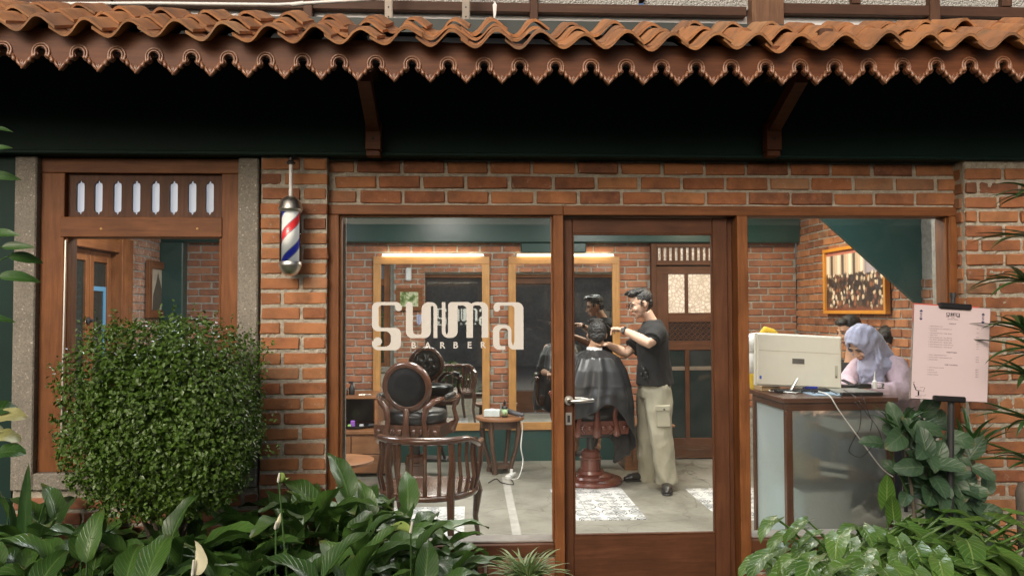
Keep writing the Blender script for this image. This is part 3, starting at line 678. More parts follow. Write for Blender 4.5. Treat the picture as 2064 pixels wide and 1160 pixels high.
for px, lean in ((783, -.012), (939, .0)):
    b = MB(); p0 = W(px, 46, -.05); p1 = p0 + V((lean, 0, .5)); b.box(-.019, .019, -.002, .002, 0, .5); b.box(.017, .021, -.002, .03, 0, .5)
    o = b.build('steel_angle', plain('galvanised', (.22,.19,.16), .5, .6), up); o.location = p0
    for j in range(3): b = MB(); b.ell(p0+V((0, -.004, .03+.05*j)), (.004,.002,.004), n=8, m=4); b.build('rivet', M['black'], up)
pp = thing('conduit_pipe', 'white plastic conduit pipe along the top left above the roof tiles', 'pipe')
b = MB(); b.tube([W(-40, 9, -.2), W(300, 7, -.2), W(560, 10, -.2), W(600, 8, -.2), W(760, -2, -.2)], .0085, 10); b.build('pipe', M['white'], pp, 60)
b = MB(); b.tube([W(588, 10, -.2), W(612, 7, -.2)], .0115, 10); b.build('coupler', M['white'], pp, 60)
b = MB(); b.tube([W(-20, 0, -.25), W(20, 2, -.3), W(45, 14, -.32)], .003, 6); b.build('wire', M['black'], pp)
b = MB(); pt = W(998, 10, -.3); b.add([pt+V((-.012,0,.0)), pt+V((.008,-.01,-.005)), pt+V((.004,0,-.05)), pt+V((-.006,.006,-.075)), pt+V((-.01,0,-.03)), pt+V((0,.012,.02))], [(0,1,2,4),(4,2,3),(0,5,1)])
o = b.build('hanging_scrap', M['paper']); tag(o, 'pale torn paper scrap hanging from the beam above the tiles', 'scrap')
# ================================================================ the room
XL, XR, YB = -3.0, 3.32, 3.75
cw = MB(); cw.box(-22, 22, -12.4, -12, -.16, 3.3); tag(cw.build('unseen_reflection_wall', plain('reflection_wall_tint', (.44,.37,.28), .8)), kind='structure')  # unseen wall added so the glass mirrors it instead of bright sky
bw = tag(link('back_wall', None), 'red brick back wall inside the shop behind the mirrors', 'wall')
zbm = W(900, 488, YB-.12).z
CI = .0715
dx0, dx1 = W(1310, 700, YB).x, 2.62
mir = [(W(752, 700, YB-.04).x, W(987, 700, YB-.04).x), (W(1025, 700, YB-.04).x, W(1250, 700, YB-.04).x)]
mz0, mz1 = W(868, 868, YB-.04).z, W(868, 517, YB-.04).z
def bmask(u, z, a, b):
    x = u+XL; zz = z
    if any(l+.07 < x < r-.07 and zz > .25 and zz < mz1-.04 for l, r in mir): return True
    if dx0+.06 < x < dx1: return True
    if zz < .2 and x < 1.8: return True
    return zz < .5 and x > 2.6
mortar_bed(bw, (XL, YB, 0), 0, XR-XL, zbm+.1, .15, M['mortar_i'], res=.03)
bricks(bw, (XL, YB, 0), 0, XR-XL, zbm+.08, CI, .215, .014, M['brick_int'], mask=bmask, jit=.01)
b = MB(); b.box(-2.78, dx0-.02, YB-.03, YB-.012, 0, .33); b.build('green_skirting', M['green_in'], bw)
b = MB(); b.box(XL, XR, YB-.12, YB+.1, zbm, ZC, .01); b.box(W(1050, 500, YB-.1).x, W(1182, 500, YB-.1).x, YB-.10, YB-.012, zbm-.10, zbm-.001, .01); b.build('green_beam', M['green_in'], bw)
b = MB(); b.box(XL, -2.78, YB-.14, YB-.01, 0, zbm-.001, .01); b.build('green_column', M['green_in'], bw)
lwall = tag(link('left_wall', None), 'whitewashed brick side wall seen through the left window', 'wall')
bricks(lwall, (XL, .2, 0), pi/2, 3.5, ZC, CI, .215, .014, M['brick_wash'], mask=lambda u, z, a, b: z < 1.0 or (u < 2.2 and z < 2.3) or u < 1.4)
mortar_bed(lwall, (XL, .16, 0), pi/2, 3.59, ZC, .15, M['mortar_w'], res=.03)
rwall = tag(link('right_wall', None), 'orange lit brick side wall behind the reception desk with a painting on it', 'wall')
mortar_bed(rwall, (XR, YB, 0), -pi/2, YB-.16, ZC, .15, M['mortar_i'], res=.03)
bricks(rwall, (XR, YB, 0), -pi/2, YB-.16, ZC, .0745, .19, .013, M['brick'], mask=lambda u, z, a, b: z < .8 or (u > 2.0 and z > 1.75) or u > 2.7 or (u > 1.2 and z > 2.2), rough=.004)
# stair flank
P = lambda px, py, Y=1.55: W(px, py, Y)
st = MB(); q = [P(1640, 425), P(1848, 611), P(1893, 612), P(1893, 425)]; st.prism([(p.x, p.z) for p in q], 1.55, 1.59)
sto = st.build('staircase_flank', plain('stair_green', (.026,.095,.084), .45, c2=(.022,.08,.07), sc=3)); tag(sto, 'dark green slanting underside of a staircase at the upper right, cutting across the painting', 'staircase')
b = MB(); x_ = P(1893, 500).x; b.box(x_+.002, x_+.12, 1.5, 1.7, 0, ZC-.002, .01); pl = b.build('grey_post', plain('grey_plaster', (.36,.31,.25), .7)); tag(pl, 'grey plastered post edged with bricks beside the staircase, behind the menu stand', 'post')
bricks(pl, (x_-.06, 1.52, 0), 0, .06, ZC, .0745, .2, .013, M['brick_wash'], mask=lambda u, z, a, b: z < .9, depth=.1)
# back door with frosted panes, vent slots and carved panel
bd = thing('back_door', 'dark wooden back door with two bright textured panes over a carved panel', 'door')
DY = YB-.05
def dx(px): return W(px, 600, DY).x
def dz(py): return W(1380, py, DY).z
DM, DH = M['door_v'], M['door_h']
part('stile', DM, bd, (dx(1312), dx(1322), DY-.03, DY+.04, 0, dz(490))); part('stile', DM, bd, (dx(1322)+.001, dx(1347), DY-.01, DY+.04, 0, dz(545))); part('stile', DM, bd, (dx(1441), dx(1468), DY-.01, DY+.04, 0, dz(545)))
part('stile', DM, bd, (dx(1380), dx(1387), DY-.009, DY+.04, dz(632)-.0, dz(546)))
part('stile', DM, bd, (dx(1379), dx(1388), DY-.009, DY+.04, dz(885), dz(703)))
part('lintel', DH, bd, (dx(1322), dx(1500), DY-.03, DY+.04, dz(499), dz(485))); part('transom', DH, bd, (dx(1322)+.001, dx(1500), DY-.028, DY+.04, dz(534), dz(525)))
part('top_rail', DH, bd, (dx(1322), dx(1500), DY-.012, DY+.04, dz(552), dz(537)))
part('rail', DH, bd, (dx(1347), dx(1441), DY-.008, DY+.04, dz(649), dz(630))); part('rail', DH, bd, (dx(1347), dx(1441), DY-.008, DY+.04, dz(705), dz(686)))
part('bottom_rail', DH, bd, (dx(1347), dx(1441), DY-.008, DY+.04, 0.01, dz(882)))
for i in range(12): part('vent_bar', DM, bd, (dx(1321+i*11.3), dx(1326.5+i*11.3), DY-.02, DY+.0, dz(525), dz(499)))
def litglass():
    m, n, b, new = nm('self_glowing_textured_glass'); v = coords(n)
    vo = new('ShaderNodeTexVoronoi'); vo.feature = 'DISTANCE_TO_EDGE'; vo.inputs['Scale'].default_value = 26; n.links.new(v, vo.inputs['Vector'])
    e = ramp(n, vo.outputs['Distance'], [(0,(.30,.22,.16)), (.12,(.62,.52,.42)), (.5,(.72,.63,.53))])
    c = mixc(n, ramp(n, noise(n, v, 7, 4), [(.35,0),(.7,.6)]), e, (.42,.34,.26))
    n.links.new(c, b.inputs['Base Color']); n.links.new(c, b.inputs['Emission Color']); b.inputs['Emission Strength'].default_value = .42  # weak emission stands in for light from behind the panes
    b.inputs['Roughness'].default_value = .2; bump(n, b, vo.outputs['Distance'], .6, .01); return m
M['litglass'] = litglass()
for a, c_ in ((1325.5, 1380), (1387, 1441)): part('frosted_pane', M['litglass'], bd, (dx(a), dx(c_), DY+.001, DY+.008, dz(631), dz(550)))
part('vent_pane', M['litglass'], bd, (dx(1322), dx(1460), DY+.01, DY+.018, dz(527), dz(497)))
part('carved_ground', M['black'], bd, (dx(1347), dx(1441), DY+.012, DY+.03, dz(687), dz(648)))
cvm = MB()
for i in range(8):
    for j in range(3):
        cx, cz = dx(1354+i*11.4), dz(656+j*11.6)
        pts = [V((cx+.024*cos(a)*(1+.18*cos(4*a)), DY+.004, cz+.024*sin(a)*(1+.18*cos(4*a)))) for a in [2*pi*k/16 for k in range(17)]]
        cvm.tube(pts, .0055, 5); cvm.ell((cx, DY+.004, cz), (.008,.006,.008), n=6, m=4)
tag(cvm.build('carved_rosettes', M['door_h'], bd, 50), kind='stuff')
darkg = plain('dark_glass', (.012,.02,.018), .06, c2=(.02,.028,.026), sc=3)
for a, c_ in ((1347, 1379), (1388, 1441)): part('lower_pane', darkg, bd, (dx(a), dx(c_), DY+.004, DY+.012, dz(882), dz(705)))
part('glazing_bar', plain('pale_bar', (.20,.16,.12), .5), bd, (dx(1347), dx(1379), DY-.002, DY+.004, dz(746), dz(738)), (dx(1388), dx(1441), DY-.002, DY+.004, dz(746), dz(738)))
# mirrors with lamps
for i, (l, r) in enumerate(mir):
    t = thing('wall_mirror', ('wide golden wood framed mirror on the brick wall behind the lettering' , 'golden wood framed mirror behind the barber, its left edge beside the door')[i], 'mirror', group='tall framed mirrors on the back wall')
    fy0, fy1 = YB-.05, YB-.004; fw = .075
    for nm_, q in (('frame_side', (l, l+fw, fy0, fy1, mz0+fw+.0, mz1-fw)), ('frame_side', (r-fw, r, fy0, fy1, mz0+fw, mz1-fw))): part(nm_, M['mir_v'], t, q)
    for za, zb_ in ((mz0, mz0+fw), (mz1-fw, mz1)):
        b = MB(); b.box(l, r, fy0, fy1, za+(.0), zb_, .003); b.build('frame_rail', M['mir_h'], t)
    b = MB(); b.add([(l+fw, fy0+.02, mz0+fw), (r-fw, fy0+.02, mz0+fw), (r-fw, fy0+.02, mz1-fw), (l+fw, fy0+.02, mz1-fw)], [(0,1,2,3)]); b.build('mirror_glass', M['mirror'], t, fixn=False)
    t2 = thing('mirror_lamp', ('thin glowing tube lamp on top of the left mirror frame', 'thin glowing tube lamp on top of the right mirror frame')[i], 'lamp', group='tube lamps over the mirrors')
    b = MB(); b.box(l+.08, r-.05, YB-.035, YB-.01, mz1+.001, mz1+.008); b.build('base', M['white'], t2)
    b = MB(); b.tube([(l+.09, YB-.03, mz1+.018), (r-.06, YB-.03, mz1+.018)], .0065, 8); b.build('tube', M['led'], t2)
    ld = bpy.data.lights.new('mirror_lamp_light', 'AREA'); ld.shape = 'RECTANGLE'; ld.size = r-l-.2; ld.size_y = .03; ld.energy = 1.1; ld.color = (1,.80,.45)
    lo = link('light', ld, t2); lo.location = ((l+r)/2, YB-.075, mz1+.03); lo.rotation_euler = (R(50), 0, 0)
# ceiling lamps of the room (above the picture)
_cl = ['over the empty barber chair', 'over the barber and his customer', 'before the large painting', 'of the left part of the room', 'over the reception desk', 'just inside the lettered window']
def clamp(x, y, e, col, size=.45):
    t = thing('ceiling_lamp', 'round white ceiling lamp '+_cl.pop(0), 'lamp', (x, y, ZC), group='ceiling lamps of the room')
    b = MB(); b.lathe([(0,0),(size*.55,0),(size*.55,-.03),(size*.5,-.035),(size*.5,-.02),(0,-.02)], 24); b.build('housing', M['white'], t)
    ld = bpy.data.lights.new('ceiling_lamp_light', 'AREA'); ld.shape = 'DISK'; ld.size = size; ld.energy = e; ld.color = col
    lo = link('light', ld, t); lo.location = (0, 0, -.03)
clamp(-.3, 2.1, 38, (1,.96,.88)); clamp(1.35, 2.0, 40, (1,.97,.90)); clamp(2.45, 2.6, 22, (1,.86,.64), .3); clamp(-2.0, 1.5, 42, (.95,.97,1)); clamp(2.15, .75, 13, (.88,.95,1), .3); clamp(.3, .9, 17, (1,.98,.93))
# side door in the left wall
sd = thing('side_door', 'double leaf glazed wooden side door reflecting a blue light, seen in the left window', 'door')
XD = XL+.03
def sy(px): return XW(px, 640, XD).y
def sz(px, py): return XW(px, py, XD).z
y0_, y1_, y2_, y3_ = sy(140), sy(171), sy(213), sy(238)
zt_ = sz(190, 505)
part('jamb', M['wood_v'], sd, (XD-.02, XD+.12, y2_+.02, y3_, 0, zt_+.12)); part('lintel', M['wood_y'], sd, (XD-.02, XD+.10, y0_-.6, y2_+.019, zt_, zt_+.1))
for ya, yb_ in ((y0_-.25, y1_-.004), (y1_+.004, y2_+.01)):
    fr = .06
    part('leaf_stile', M['wood_v'], sd, (XD, XD+.035, ya, ya+fr, .01, zt_-.004)); part('leaf_stile', M['wood_v'], sd, (XD, XD+.035, yb_-fr, yb_, .01, zt_-.004))
    part('leaf_rail', M['wood_y'], sd, (XD+.001, XD+.034, ya+fr+.001, yb_-fr-.001, zt_-.09, zt_-.005)); part('leaf_rail', M['wood_y'], sd, (XD+.001, XD+.034, ya+fr+.001, yb_-fr-.001, .01, .5))
    part('leaf_pane', darkg, sd, (XD+.012, XD+.018, ya+fr, yb_-fr, .5, zt_-.09))
hz = MB(); hz.lathe([(.0,0),(.03,.004),(.03,.012),(.012,.02),(.012,.04),(0,.045)], 16, MX.Translation((XD+.035, y1_-.03, sz(168, 646))) @ MX.Rotation(pi/2, 4, 'Y')); hz.build('handle', M['blackm'], sd)
b = MB(); ym = (y1_+.07, y2_-.055); bl = plain('blue_reflection_colour', (.10,.26,.40), .5, c2=(.09,.24,.38))
zq0, zq1 = sz(190, 660), sz(190, 577)
b.box(XD+.019, XD+.026, ym[0], ym[1], zq1-.035, zq1); b.box(XD+.019, XD+.026, ym[1]-.04, ym[1], zq0-.4, zq1-.036); b.build('blue_reflection', bl, sd)  # blue light reflected in the door pane, put in as flat coloured strips
pc = thing('tilted_picture', 'brown framed picture of a dark draped figure on the pale brick side wall', 'picture')
XP = XL+.012; ya, yb_ = XW(293, 580, XP).y, XW(337, 580, XP).y; zp1, zp0 = XW(315, 527, XP).z, XW(315, 640, XP).z; f_ = .07
part('frame_side', M['wood_v'], pc, (XP, XP+.035, ya, ya+f_, zp0, zp1)); part('frame_side', M['wood_v'], pc, (XP, XP+.035, yb_-f_, yb_, zp0, zp1))
part('frame_rail', M['wood_y'], pc, (XP, XP+.034, ya+f_+.001, yb_-f_-.001, zp0, zp0+f_)); part('frame_rail', M['wood_y'], pc, (XP, XP+.034, ya+f_+.001, yb_-f_-.001, zp1-f_, zp1))
part('print', plain('old_print_paper', (.55,.48,.38), .7, c2=(.45,.40,.32), sc=8), pc, (XP, XP+.012, ya+f_, yb_-f_, zp0+f_, zp1-f_))
b = MB(); cy = (ya+yb_)/2; w_ = (yb_-ya)/2-f_; zc_ = (zp0+zp1)/2
sil = [(-.7,-.22),(-.6,-.05),(-.25,.06),(-.1,.13),(.0,.17),(.1,.12),(.3,.06),(.55,-.02),(.5,-.12),(.1,-.2),(-.4,-.29)]
b.add([(XP+.0135, cy+w_*u, zc_+z*1.0) for u, z in sil], [list(range(len(sil)))]); b.build('figure', plain('print_ink', (.09,.075,.055), .8), pc)
# painting on the right wall
pt = thing('large_painting', 'orange framed painting of a crowd before a columned porch, above the lilac headscarf', 'painting')
XQ = XR-.012; ya, yb_ = XW(1668, 600, XQ).y, XW(1795, 600, XQ).y      # ya is far, yb_ near
zp1, zp0 = XW(1668, 504, XQ).z, XW(1668, 632, XQ).z
orange = plain('orange_frame_paint', (.62,.26,.03), .4, c2=(.55,.22,.03)); f_ = .03
XF = XQ-.045
for q in ((XF, XQ, ya-f_, ya, zp0+f_, zp1-f_), (XF, XQ, yb_, yb_+f_, zp0+f_, zp1-f_)): part('frame_side', orange, pt, q)
for q in ((XF, XQ, yb_, ya, zp0, zp0+f_), (XF, XQ, yb_, ya, zp1-f_, zp1)): part('frame_rail', orange, pt, (q[0], q[1], q[2], q[3]-f_*0, q[4], q[5]))
def canvas():
    m, n, b, new = nm('crowd_canvas'); tc = new('ShaderNodeTexCoord'); sp = new('ShaderNodeSeparateXYZ'); n.links.new(tc.outputs['UV'], sp.inputs[0])
    mp = new('ShaderNodeMapping'); mp.inputs['Scale'].default_value = (30, 13, 1); n.links.new(tc.outputs['UV'], mp.inputs[0])
    vo = new('ShaderNodeTexVoronoi'); n.links.new(mp.outputs[0], vo.inputs['Vector']); vo.inputs['Scale'].default_value = 1
    crowd = ramp(n, vo.outputs['Color'], [(.0,(.03,.022,.02)), (.30,(.10,.06,.04)), (.42,(.26,.11,.06)), (.50,(.05,.045,.05)), (.62,(.60,.46,.31)), (.74,(.22,.09,.06)), (.82,(.75,.62,.46))], 'CONSTANT')
    crowd = mixc(n, ramp(n, vo.outputs['Distance'], [(.42,0),(.72,.8)]), crowd, (.035,.022,.018))
    cols = ramp(n, math_(n,'FRACT', math_(n,'MULTIPLY', sp.outputs[0], 5.3)), [(0,(.60,.45,.32)), (.2,(.78,.66,.52)), (.42,(.56,.42,.29)), (.55,(.10,.08,.07)), (.78,(.52,.38,.25))], 'CONSTANT')
    cols = mixc(n, ramp(n, math_(n,'SUBTRACT', sp.outputs[0], 0), [(.62,0),(.72,1)]), cols, (.38,.33,.36))
    nn_ = noise(n, mp.outputs[0], .8, 3)
    e = math_(n,'ADD', sp.outputs[1], math_(n,'MULTIPLY', nn_, .14))
    c = mixc(n, ramp(n, e, [(.66,0),(.69,1)]), crowd, cols)
    c = mixc(n, ramp(n, sp.outputs[1], [(.93,0),(.94,1)]), c, (.45,.16,.11)); c = mixc(n, ramp(n, e, [(.10,1),(.15,0)]), c, (.16,.06,.035))
    n.links.new(c, b.inputs['Base Color']); b.inputs['Roughness'].default_value = .5; return m
b = MB(); b.grid(lambda u, v: V((XQ-.02, ya+(yb_-ya)*u, zp0+f_+(zp1-zp0-2*f_)*v)), 1, 1); b.build('canvas', canvas(), pt, fixn=False)
# small things on the inner face of the pillar, seen in the mirror
sp_ = thing('small_landscape', 'small green landscape picture in a brown frame, reflected in the wide mirror', 'picture')
lx = (px0+px1)/2; part('frame', M['wood_h'], sp_, (lx-.19, lx+.19, .215, .235, 1.50, 1.83))
def land():
    m, n, b, new = nm('landscape_print'); v = coords(n, rand=False)
    n.links.new(ramp(n, noise(n, v, 14, 5, .6), [(.35,(.05,.09,.02)), (.48,(.20,.26,.08)), (.58,(.55,.55,.38)), (.7,(.30,.22,.10))]), b.inputs['Base Color']); return m
part('print', land(), sp_, (lx-.13, lx+.13, .2355, .239, 1.56, 1.77))
acr = thing('wall_dispenser', 'small white dispenser on the brick pillar, reflected above the landscape picture', 'dispenser')
part('body', M['white'], acr, (lx-.05, lx+.03, .215, .26, 1.93, 2.12), c=.015)
# ================================================================ furniture
def barber_chair(label, x, y, rz, wood_, tone):
    t = thing('barber_chair', label, 'barber chair', (x, y, 0), rz, group='antique barber chairs')
    b = MB(); b.lathe([(.0,0),(.27,0),(.275,.02),(.265,.04),(.19,.05),(.18,.07),(.12,.085),(.11,.11),(0,.11)], 40); b.build('base', wood_, t, 40)
    b = MB(); b.lathe([(.0,.11),(.088,.11),(.088,.20),(.094,.205),(.094,.22),(.086,.228),(.083,.27),(.06,.29),(0,.29)], 28); b.build('column', wood_, t, 35)
    b = MB(); b.lathe([(0,.29),(.035,.29),(.035,.44),(.10,.45),(0,.45)], 20); b.box(-.16, .16, -.14, .14, .40, .44, .01); b.build('lift', M['blackm'], t, 40)
    b = MB()   # curved apron
    b.prism(rpoly([(-.27,.45,.02),(.27,.45,.02),(.285,.56,.02),(-.285,.56,.02)]), -.25, .25)
    for k in range(9): a = -.24+.06*k; b.ell((a, -.253, .505), (.024,.010,.022), n=10, m=6)
    for s_ in (-1, 1):
        for k in range(3): b.tube([V((s_*(.10+.02*k), -.256, .46)), V((s_*(.13+.03*k), -.262, .50)), V((s_*(.10+.05*k), -.256, .545))], [.006,.010,.004], 6)
    b.build('apron', wood_, t, 40)
    b = MB(); b.prism(rpoly([(-.25,-.24,.12),(.25,-.24,.12),(.26,.25,.05),(-.26,.25,.05)]), -.12, 0, MX.Translation((0,0,.565)) @ MX.Rotation(-pi/2, 4, 'X') @ MX.Rotation(pi,4,'Z') @ MX.Scale(-1, 4, (1,0,0)))
    me = MB(); me.loft([((0,0,.562),.235,.225),((0,0,.57),.262,.25),((0,0,.63),.268,.256),((0,0,.655),.25,.24),((0,0,.667),.19,.18)], 36); me.build('seat_cushion', M['leather'], t, 'full')
    # round back
    T = MX.Translation((0, -.235, .87)) @ MX.Rotation(R(8), 4, 'X') @ MX.Rotation(pi/2, 4, 'X')
    b = MB(); b.lathe([(.158,-.022),(.166,-.034),(.190,-.030),(.208,-.016),(.212,0),(.204,.016),(.186,.026),(.166,.024),(.158,.015),(.158,-.022)], 48, T); b.build('back_ring', wood_, t, 40)
    b = MB(); b.lathe([(0,.022),(.10,.022),(.160,.018)], 40, T); b.build('back_panel', M['fabric_k'], t, 'full')
    b = MB(); nr = 14
    bt = [(-.055,.075),(.055,.075),(0,0),(.10,0),(-.10,0),(-.055,-.075),(.055,-.075)]
    def tuft(u, v):
        r = .160*v; a = 2*pi*u; x_, y_ = r*cos(a), r*sin(a); h = .04*sqrt(max(0, 1-(v*.97)**2))
        for p, q in bt: h -= .028*math.exp(-((x_-p)**2+(y_-q)**2)/.0006)
        return V((x_, y_, -h-.008))
    b.grid(tuft, 48, nr, T, wrap=True); b.build('back_cushion', M['leather'], t, 'full')
    for p, q in bt: b = MB(); b.ell(tuft(atan2(q, p)/(2*pi), sqrt(p*p+q*q)/.16), .007, T, 8, 5); b.build('button', M['leather'], t, 'full')
    for s_, dx_ in ((0,0), (-1,.17), (1,.17)):
        b = MB(); z_ = .68 if s_ == 0 else .80
        if s_ == 0: b.tube([(0,-.262,.45),(0,-.272,.52),(0,-.262,.60),(0,-.252,.675)], [.036,.030,.024,.026], 10, cap='round', flat=.6)
        else: b.tube([(s_*.17,-.258,.46),(s_*.165,-.268,.52),(s_*.15,-.262,.60),(s_*.17,-.262,.70),(s_*.235,-.24,.76),(s_*.27,-.15,.77)], [.036,.022,.020,.030,.024,.018], 10, cap='round', flat=.7)
        b.build('back_support', wood_, t, 50)
    for s_ in (-1, 1):
        b = MB(); b.tube([(s_*.275,.16,.47),(s_*.30,.20,.56),(s_*.285,.17,.66),(s_*.30,.20,.74)], [.026,.022,.018,.024], 10, cap='round'); b.ell((s_*.30,.235,.752), (.028,.045,.022)); b.tube([(s_*.27,-.15,.77),(s_*.30,.0,.745),(s_*.30,.22,.745)], [.018,.017,.018], 10); b.build('arm', wood_, t, 50)
        b = MB(); b.loft([((s_*.295,.02,.756),.022,.13),((s_*.295,.02,.77),.032,.15),((s_*.295,.02,.79),.030,.145),((s_*.295,.02,.80),.016,.12)], 20); b.build('arm_pad', M['leather'], t, 'full')
    b = MB(); b.tube([(-.13,.2,.44),(-.13,.42,.18)], .014, 8); b.tube([(.13,.2,.44),(.13,.42,.18)], .014, 8); b.box(-.16,.16,.38,.56,.15,.175,.006); b.build('footrest', M['blackm'], t)
    return t
p1_ = W(838, 800, 2.58)
barber_chair('empty barber chair with round black back, left of the small round table', p1_.x, 2.60, R(-14), M['rosewood'], 0)
p2_ = W(1192, 900, 2.68)
barber_chair('barber chair under the caped customer, on a red wooden round base', p2_.x, 2.73, R(4), M['redwood'], 1)
# slatted armchair just behind the glass
ar = thing('slatted_armchair', 'dark wooden armchair with curved slatted back just inside the lettered window', 'armchair', (-.262, .80, 0), R(-10))
def arc(a, rx=.30, ry=.26, z=0): return V((rx*sin(a), -ry*cos(a), z))
b = MB(); pts = [V((-.285,.26,.665))] + [arc(R(q), .305, .285, .732-.055*(max(0, abs(q)-60)/30)) for q in range(-90, 91, 10)] + [V((.285,.26,.665))]
b.tube(pts, [.016]+[.020+.012*cos(R(q*.9)) for q in range(-90, 91, 10)]+[.016], 12, cap='round', flat=.72); b.build('top_rail', M['rosewood'], ar, 60)
b = MB(); b.tube([arc(R(q), .28, .265, .40) for q in range(-100, 101, 10)]+[V((.25,.24,.40)), V((-.25,.24,.40)), arc(R(-100), .28, .265, .40)], .026, 8, flat=.9); b.build('seat_ring', M['rosewood'], ar, 60)
b = MB(); b.loft([((0,0,.40),.245,.24),((0,0,.418),.26,.255),((0,0,.424),.22,.21)], 32); b.build('seat', M['rosewood'], ar, 40)
for q in (-84, -70, -56, -38, -24, -8, 8, 24, 50, 62, 74, 84):
    b = MB(); a = R(q); t0, t1 = arc(a, .285, .27, .41), arc(a, .298, .28, .725); n0_ = V((sin(a), -cos(a), 0))
    b.tube([t0, t0.lerp(t1,.3)+n0_*.018, t0.lerp(t1,.7)+n0_*-.004, t1], [.013,.012,.011,.012], 6, flat=.55); b.build('slat', M['rosewood'], ar)
for q in (-38, 38):
    b = MB(); a = R(q); n0_ = V((sin(a), -cos(a), 0)); b.tube([arc(a, .30, .285, 0)+n0_*.05, arc(a, .29, .28, .2)+n0_*.005, arc(a,.292,.275,.42), arc(a,.31,.29,.60)+n0_*.004, arc(a,.30,.283,.72)], [.017,.021,.025,.020,.020], 8, cap=True); b.build('leg', M['rosewood'], ar, 60)
for s_ in (-1, 1):
    b = MB(); b.tube([(s_*.24,.24,.42),(s_*.262,.26,.34),(s_*.245,.25,.18),(s_*.265,.275,0)], [.030,.030,.018,.015], 8); b.build('leg', M['rosewood'], ar, 60)
    b = MB(); b.tube([(s_*.255,.22,.40),(s_*.28,.245,.52),(s_*.285,.25,.66)], [.018,.015,.018], 8); b.build('arm_post', M['rosewood'], ar, 60)
# round side tables
def round_table(name, label, x, y, h, r, mat_top, mat, legs=4):
    t = thing(name, label, 'table', (x, y, 0))
    b = MB(); b.lathe([(0,h-.03),(r*.96,h-.03),(r,h-.022),(r,h-.006),(r*.985,h),(0,h)], 40); b.build('table_top', mat_top, t, 40)
    b = MB(); b.lathe([(r*.72,h-.10),(r*.80,h-.10),(r*.80,h-.03),(r*.72,h-.03)], 32); b.build('apron', mat, t, 40)
    for k in range(legs):
        a = pi/4+k*2*pi/legs+.3; c_, s_ = cos(a), sin(a); b = MB()
        b.tube([(r*.80*c_,r*.80*s_,h-.03),(r*.83*c_,r*.83*s_,h-.14),(r*.72*c_,r*.72*s_,h*.45),(r*.48*c_,r*.48*s_,.06),(r*.52*c_,r*.52*s_,0)], [.022,.026,.020,.022,.026], 8, flat=1); b.build('leg', mat, t, 50)
    b = MB(); b.lathe([(0,.05),(r*.45,.05),(r*.45,.075),(0,.075)], 16); b.build('stretcher', mat, t, 40)
    return t
tw_ = wood('table_dark_wood', (.06,.028,.018), (.12,.065,.04), 'z', .35, .3)
tt = W(1008, 838, 3.2); round_table('side_table', 'round dark wooden side table with tissue box and hair dryer', tt.x, 3.2, tt.z, .225, M['cab'], tw_)
tt2 = W(700, 925, 1.35); t_ = thing('round_side_table', 'small round table with thin metal leg holding a black organiser, behind the pillar', 'table', (tt2.x-.04, 1.35, 0))
b = MB(); b.lathe([(0,tt2.z-.022),(.215,tt2.z-.022),(.22,tt2.z-.004),(.21,tt2.z),(0,tt2.z)], 40); b.build('table_top', M['cab'], t_, 40); b = MB(); b.lathe([(0,0),(.16,0),(.15,.012),(.02,.03),(.018,tt2.z-.02),(0,tt2.z-.02)], 24); b.build('pedestal', M['steel'], t_, 40)
og = thing('desk_organiser', 'black metal organiser box on the small round table behind the pillar', 'box', (tt2.x-.075, 1.33, tt2.z))
part('box', M['blackm'], og, (-.06,.06,-.06,.06,.001,.09), c=.004)
b = MB(); b.tube([(.055,-.05,.09),(.055,-.05,.13),(.055,.05,.13),(.055,.05,.09)], .004, 6); b.tube([(-.055,-.05,.09),(-.055,-.05,.12),(-.055,.05,.12),(-.055,.05,.09)], .004, 6); b.build('wire_handle', M['steel'], og); part('card', M['paper'], og, (-.03,.03,-.062,-.0605,.03,.075), c=0)
# vanity cabinet at the left
cb = thing('vanity_cabinet', 'brown wooden vanity with open shelf and drawers left of the empty barber chair', 'cabinet')
CY = 3.05; cx1 = W(785, 860, CY).x; cx0 = cx1-.95; zc1_ = W(730, 868, CY).z; zc2_ = W(730, 798, CY+.15).z; cxu = W(762, 800, CY+.15).x
part('counter', M['cab'], cb, (cx0, cx1, CY, YB-.02, zc1_-.03, zc1_)); part('body', M['cab'], cb, (cx0+.02, cx1-.045, CY+.03, YB-.03, .03, zc1_-.031))
for i in range(2):
    for j in range(3):
        zz0 = .04+(zc1_-.08)/2*i; part('drawer', M['cab'], cb, (cx0+.03+.29*j, cx0+.03+.29*j+.282, CY+.012, CY+.03, zz0, zz0+(zc1_-.08)/2-.008))
part('upper_shelf', M['cab'], cb, (cx0, cxu, CY+.15, YB-.02, zc2_-.025, zc2_)); part('shelf_side', M['cab'], cb, (cxu-.035, cxu-.005, CY+.16, YB-.02, zc1_+.001, zc2_-.026))
part('shelf_back', M['black'], cb, (cx0, cxu-.036, YB-.04, YB-.021, zc1_+.001, zc2_-.026))
part('stool_block', M['black'], cb, (cx1-.04, cx1-.01, CY+.05, YB-.05, .03, zc1_-.031))
c2_ = thing('low_cabinet', 'low wooden cabinet standing behind the barber between the chair and the back door', 'cabinet'); q = W(1275, 930, 3.3)
zz = W(1300, 856, 3.2).z
part('body', M['cab'], c2_, (q.x-.09, q.x+.36, 3.2, YB-.03, .0, zz-.021)); part('top', M['cab'], c2_, (q.x-.10, q.x+.38, 3.18, YB-.03, zz-.02, zz))
part('drawer', M['cab'], c2_, (q.x-.02, q.x+.34, 3.185, 3.2, .05, zz-.05))
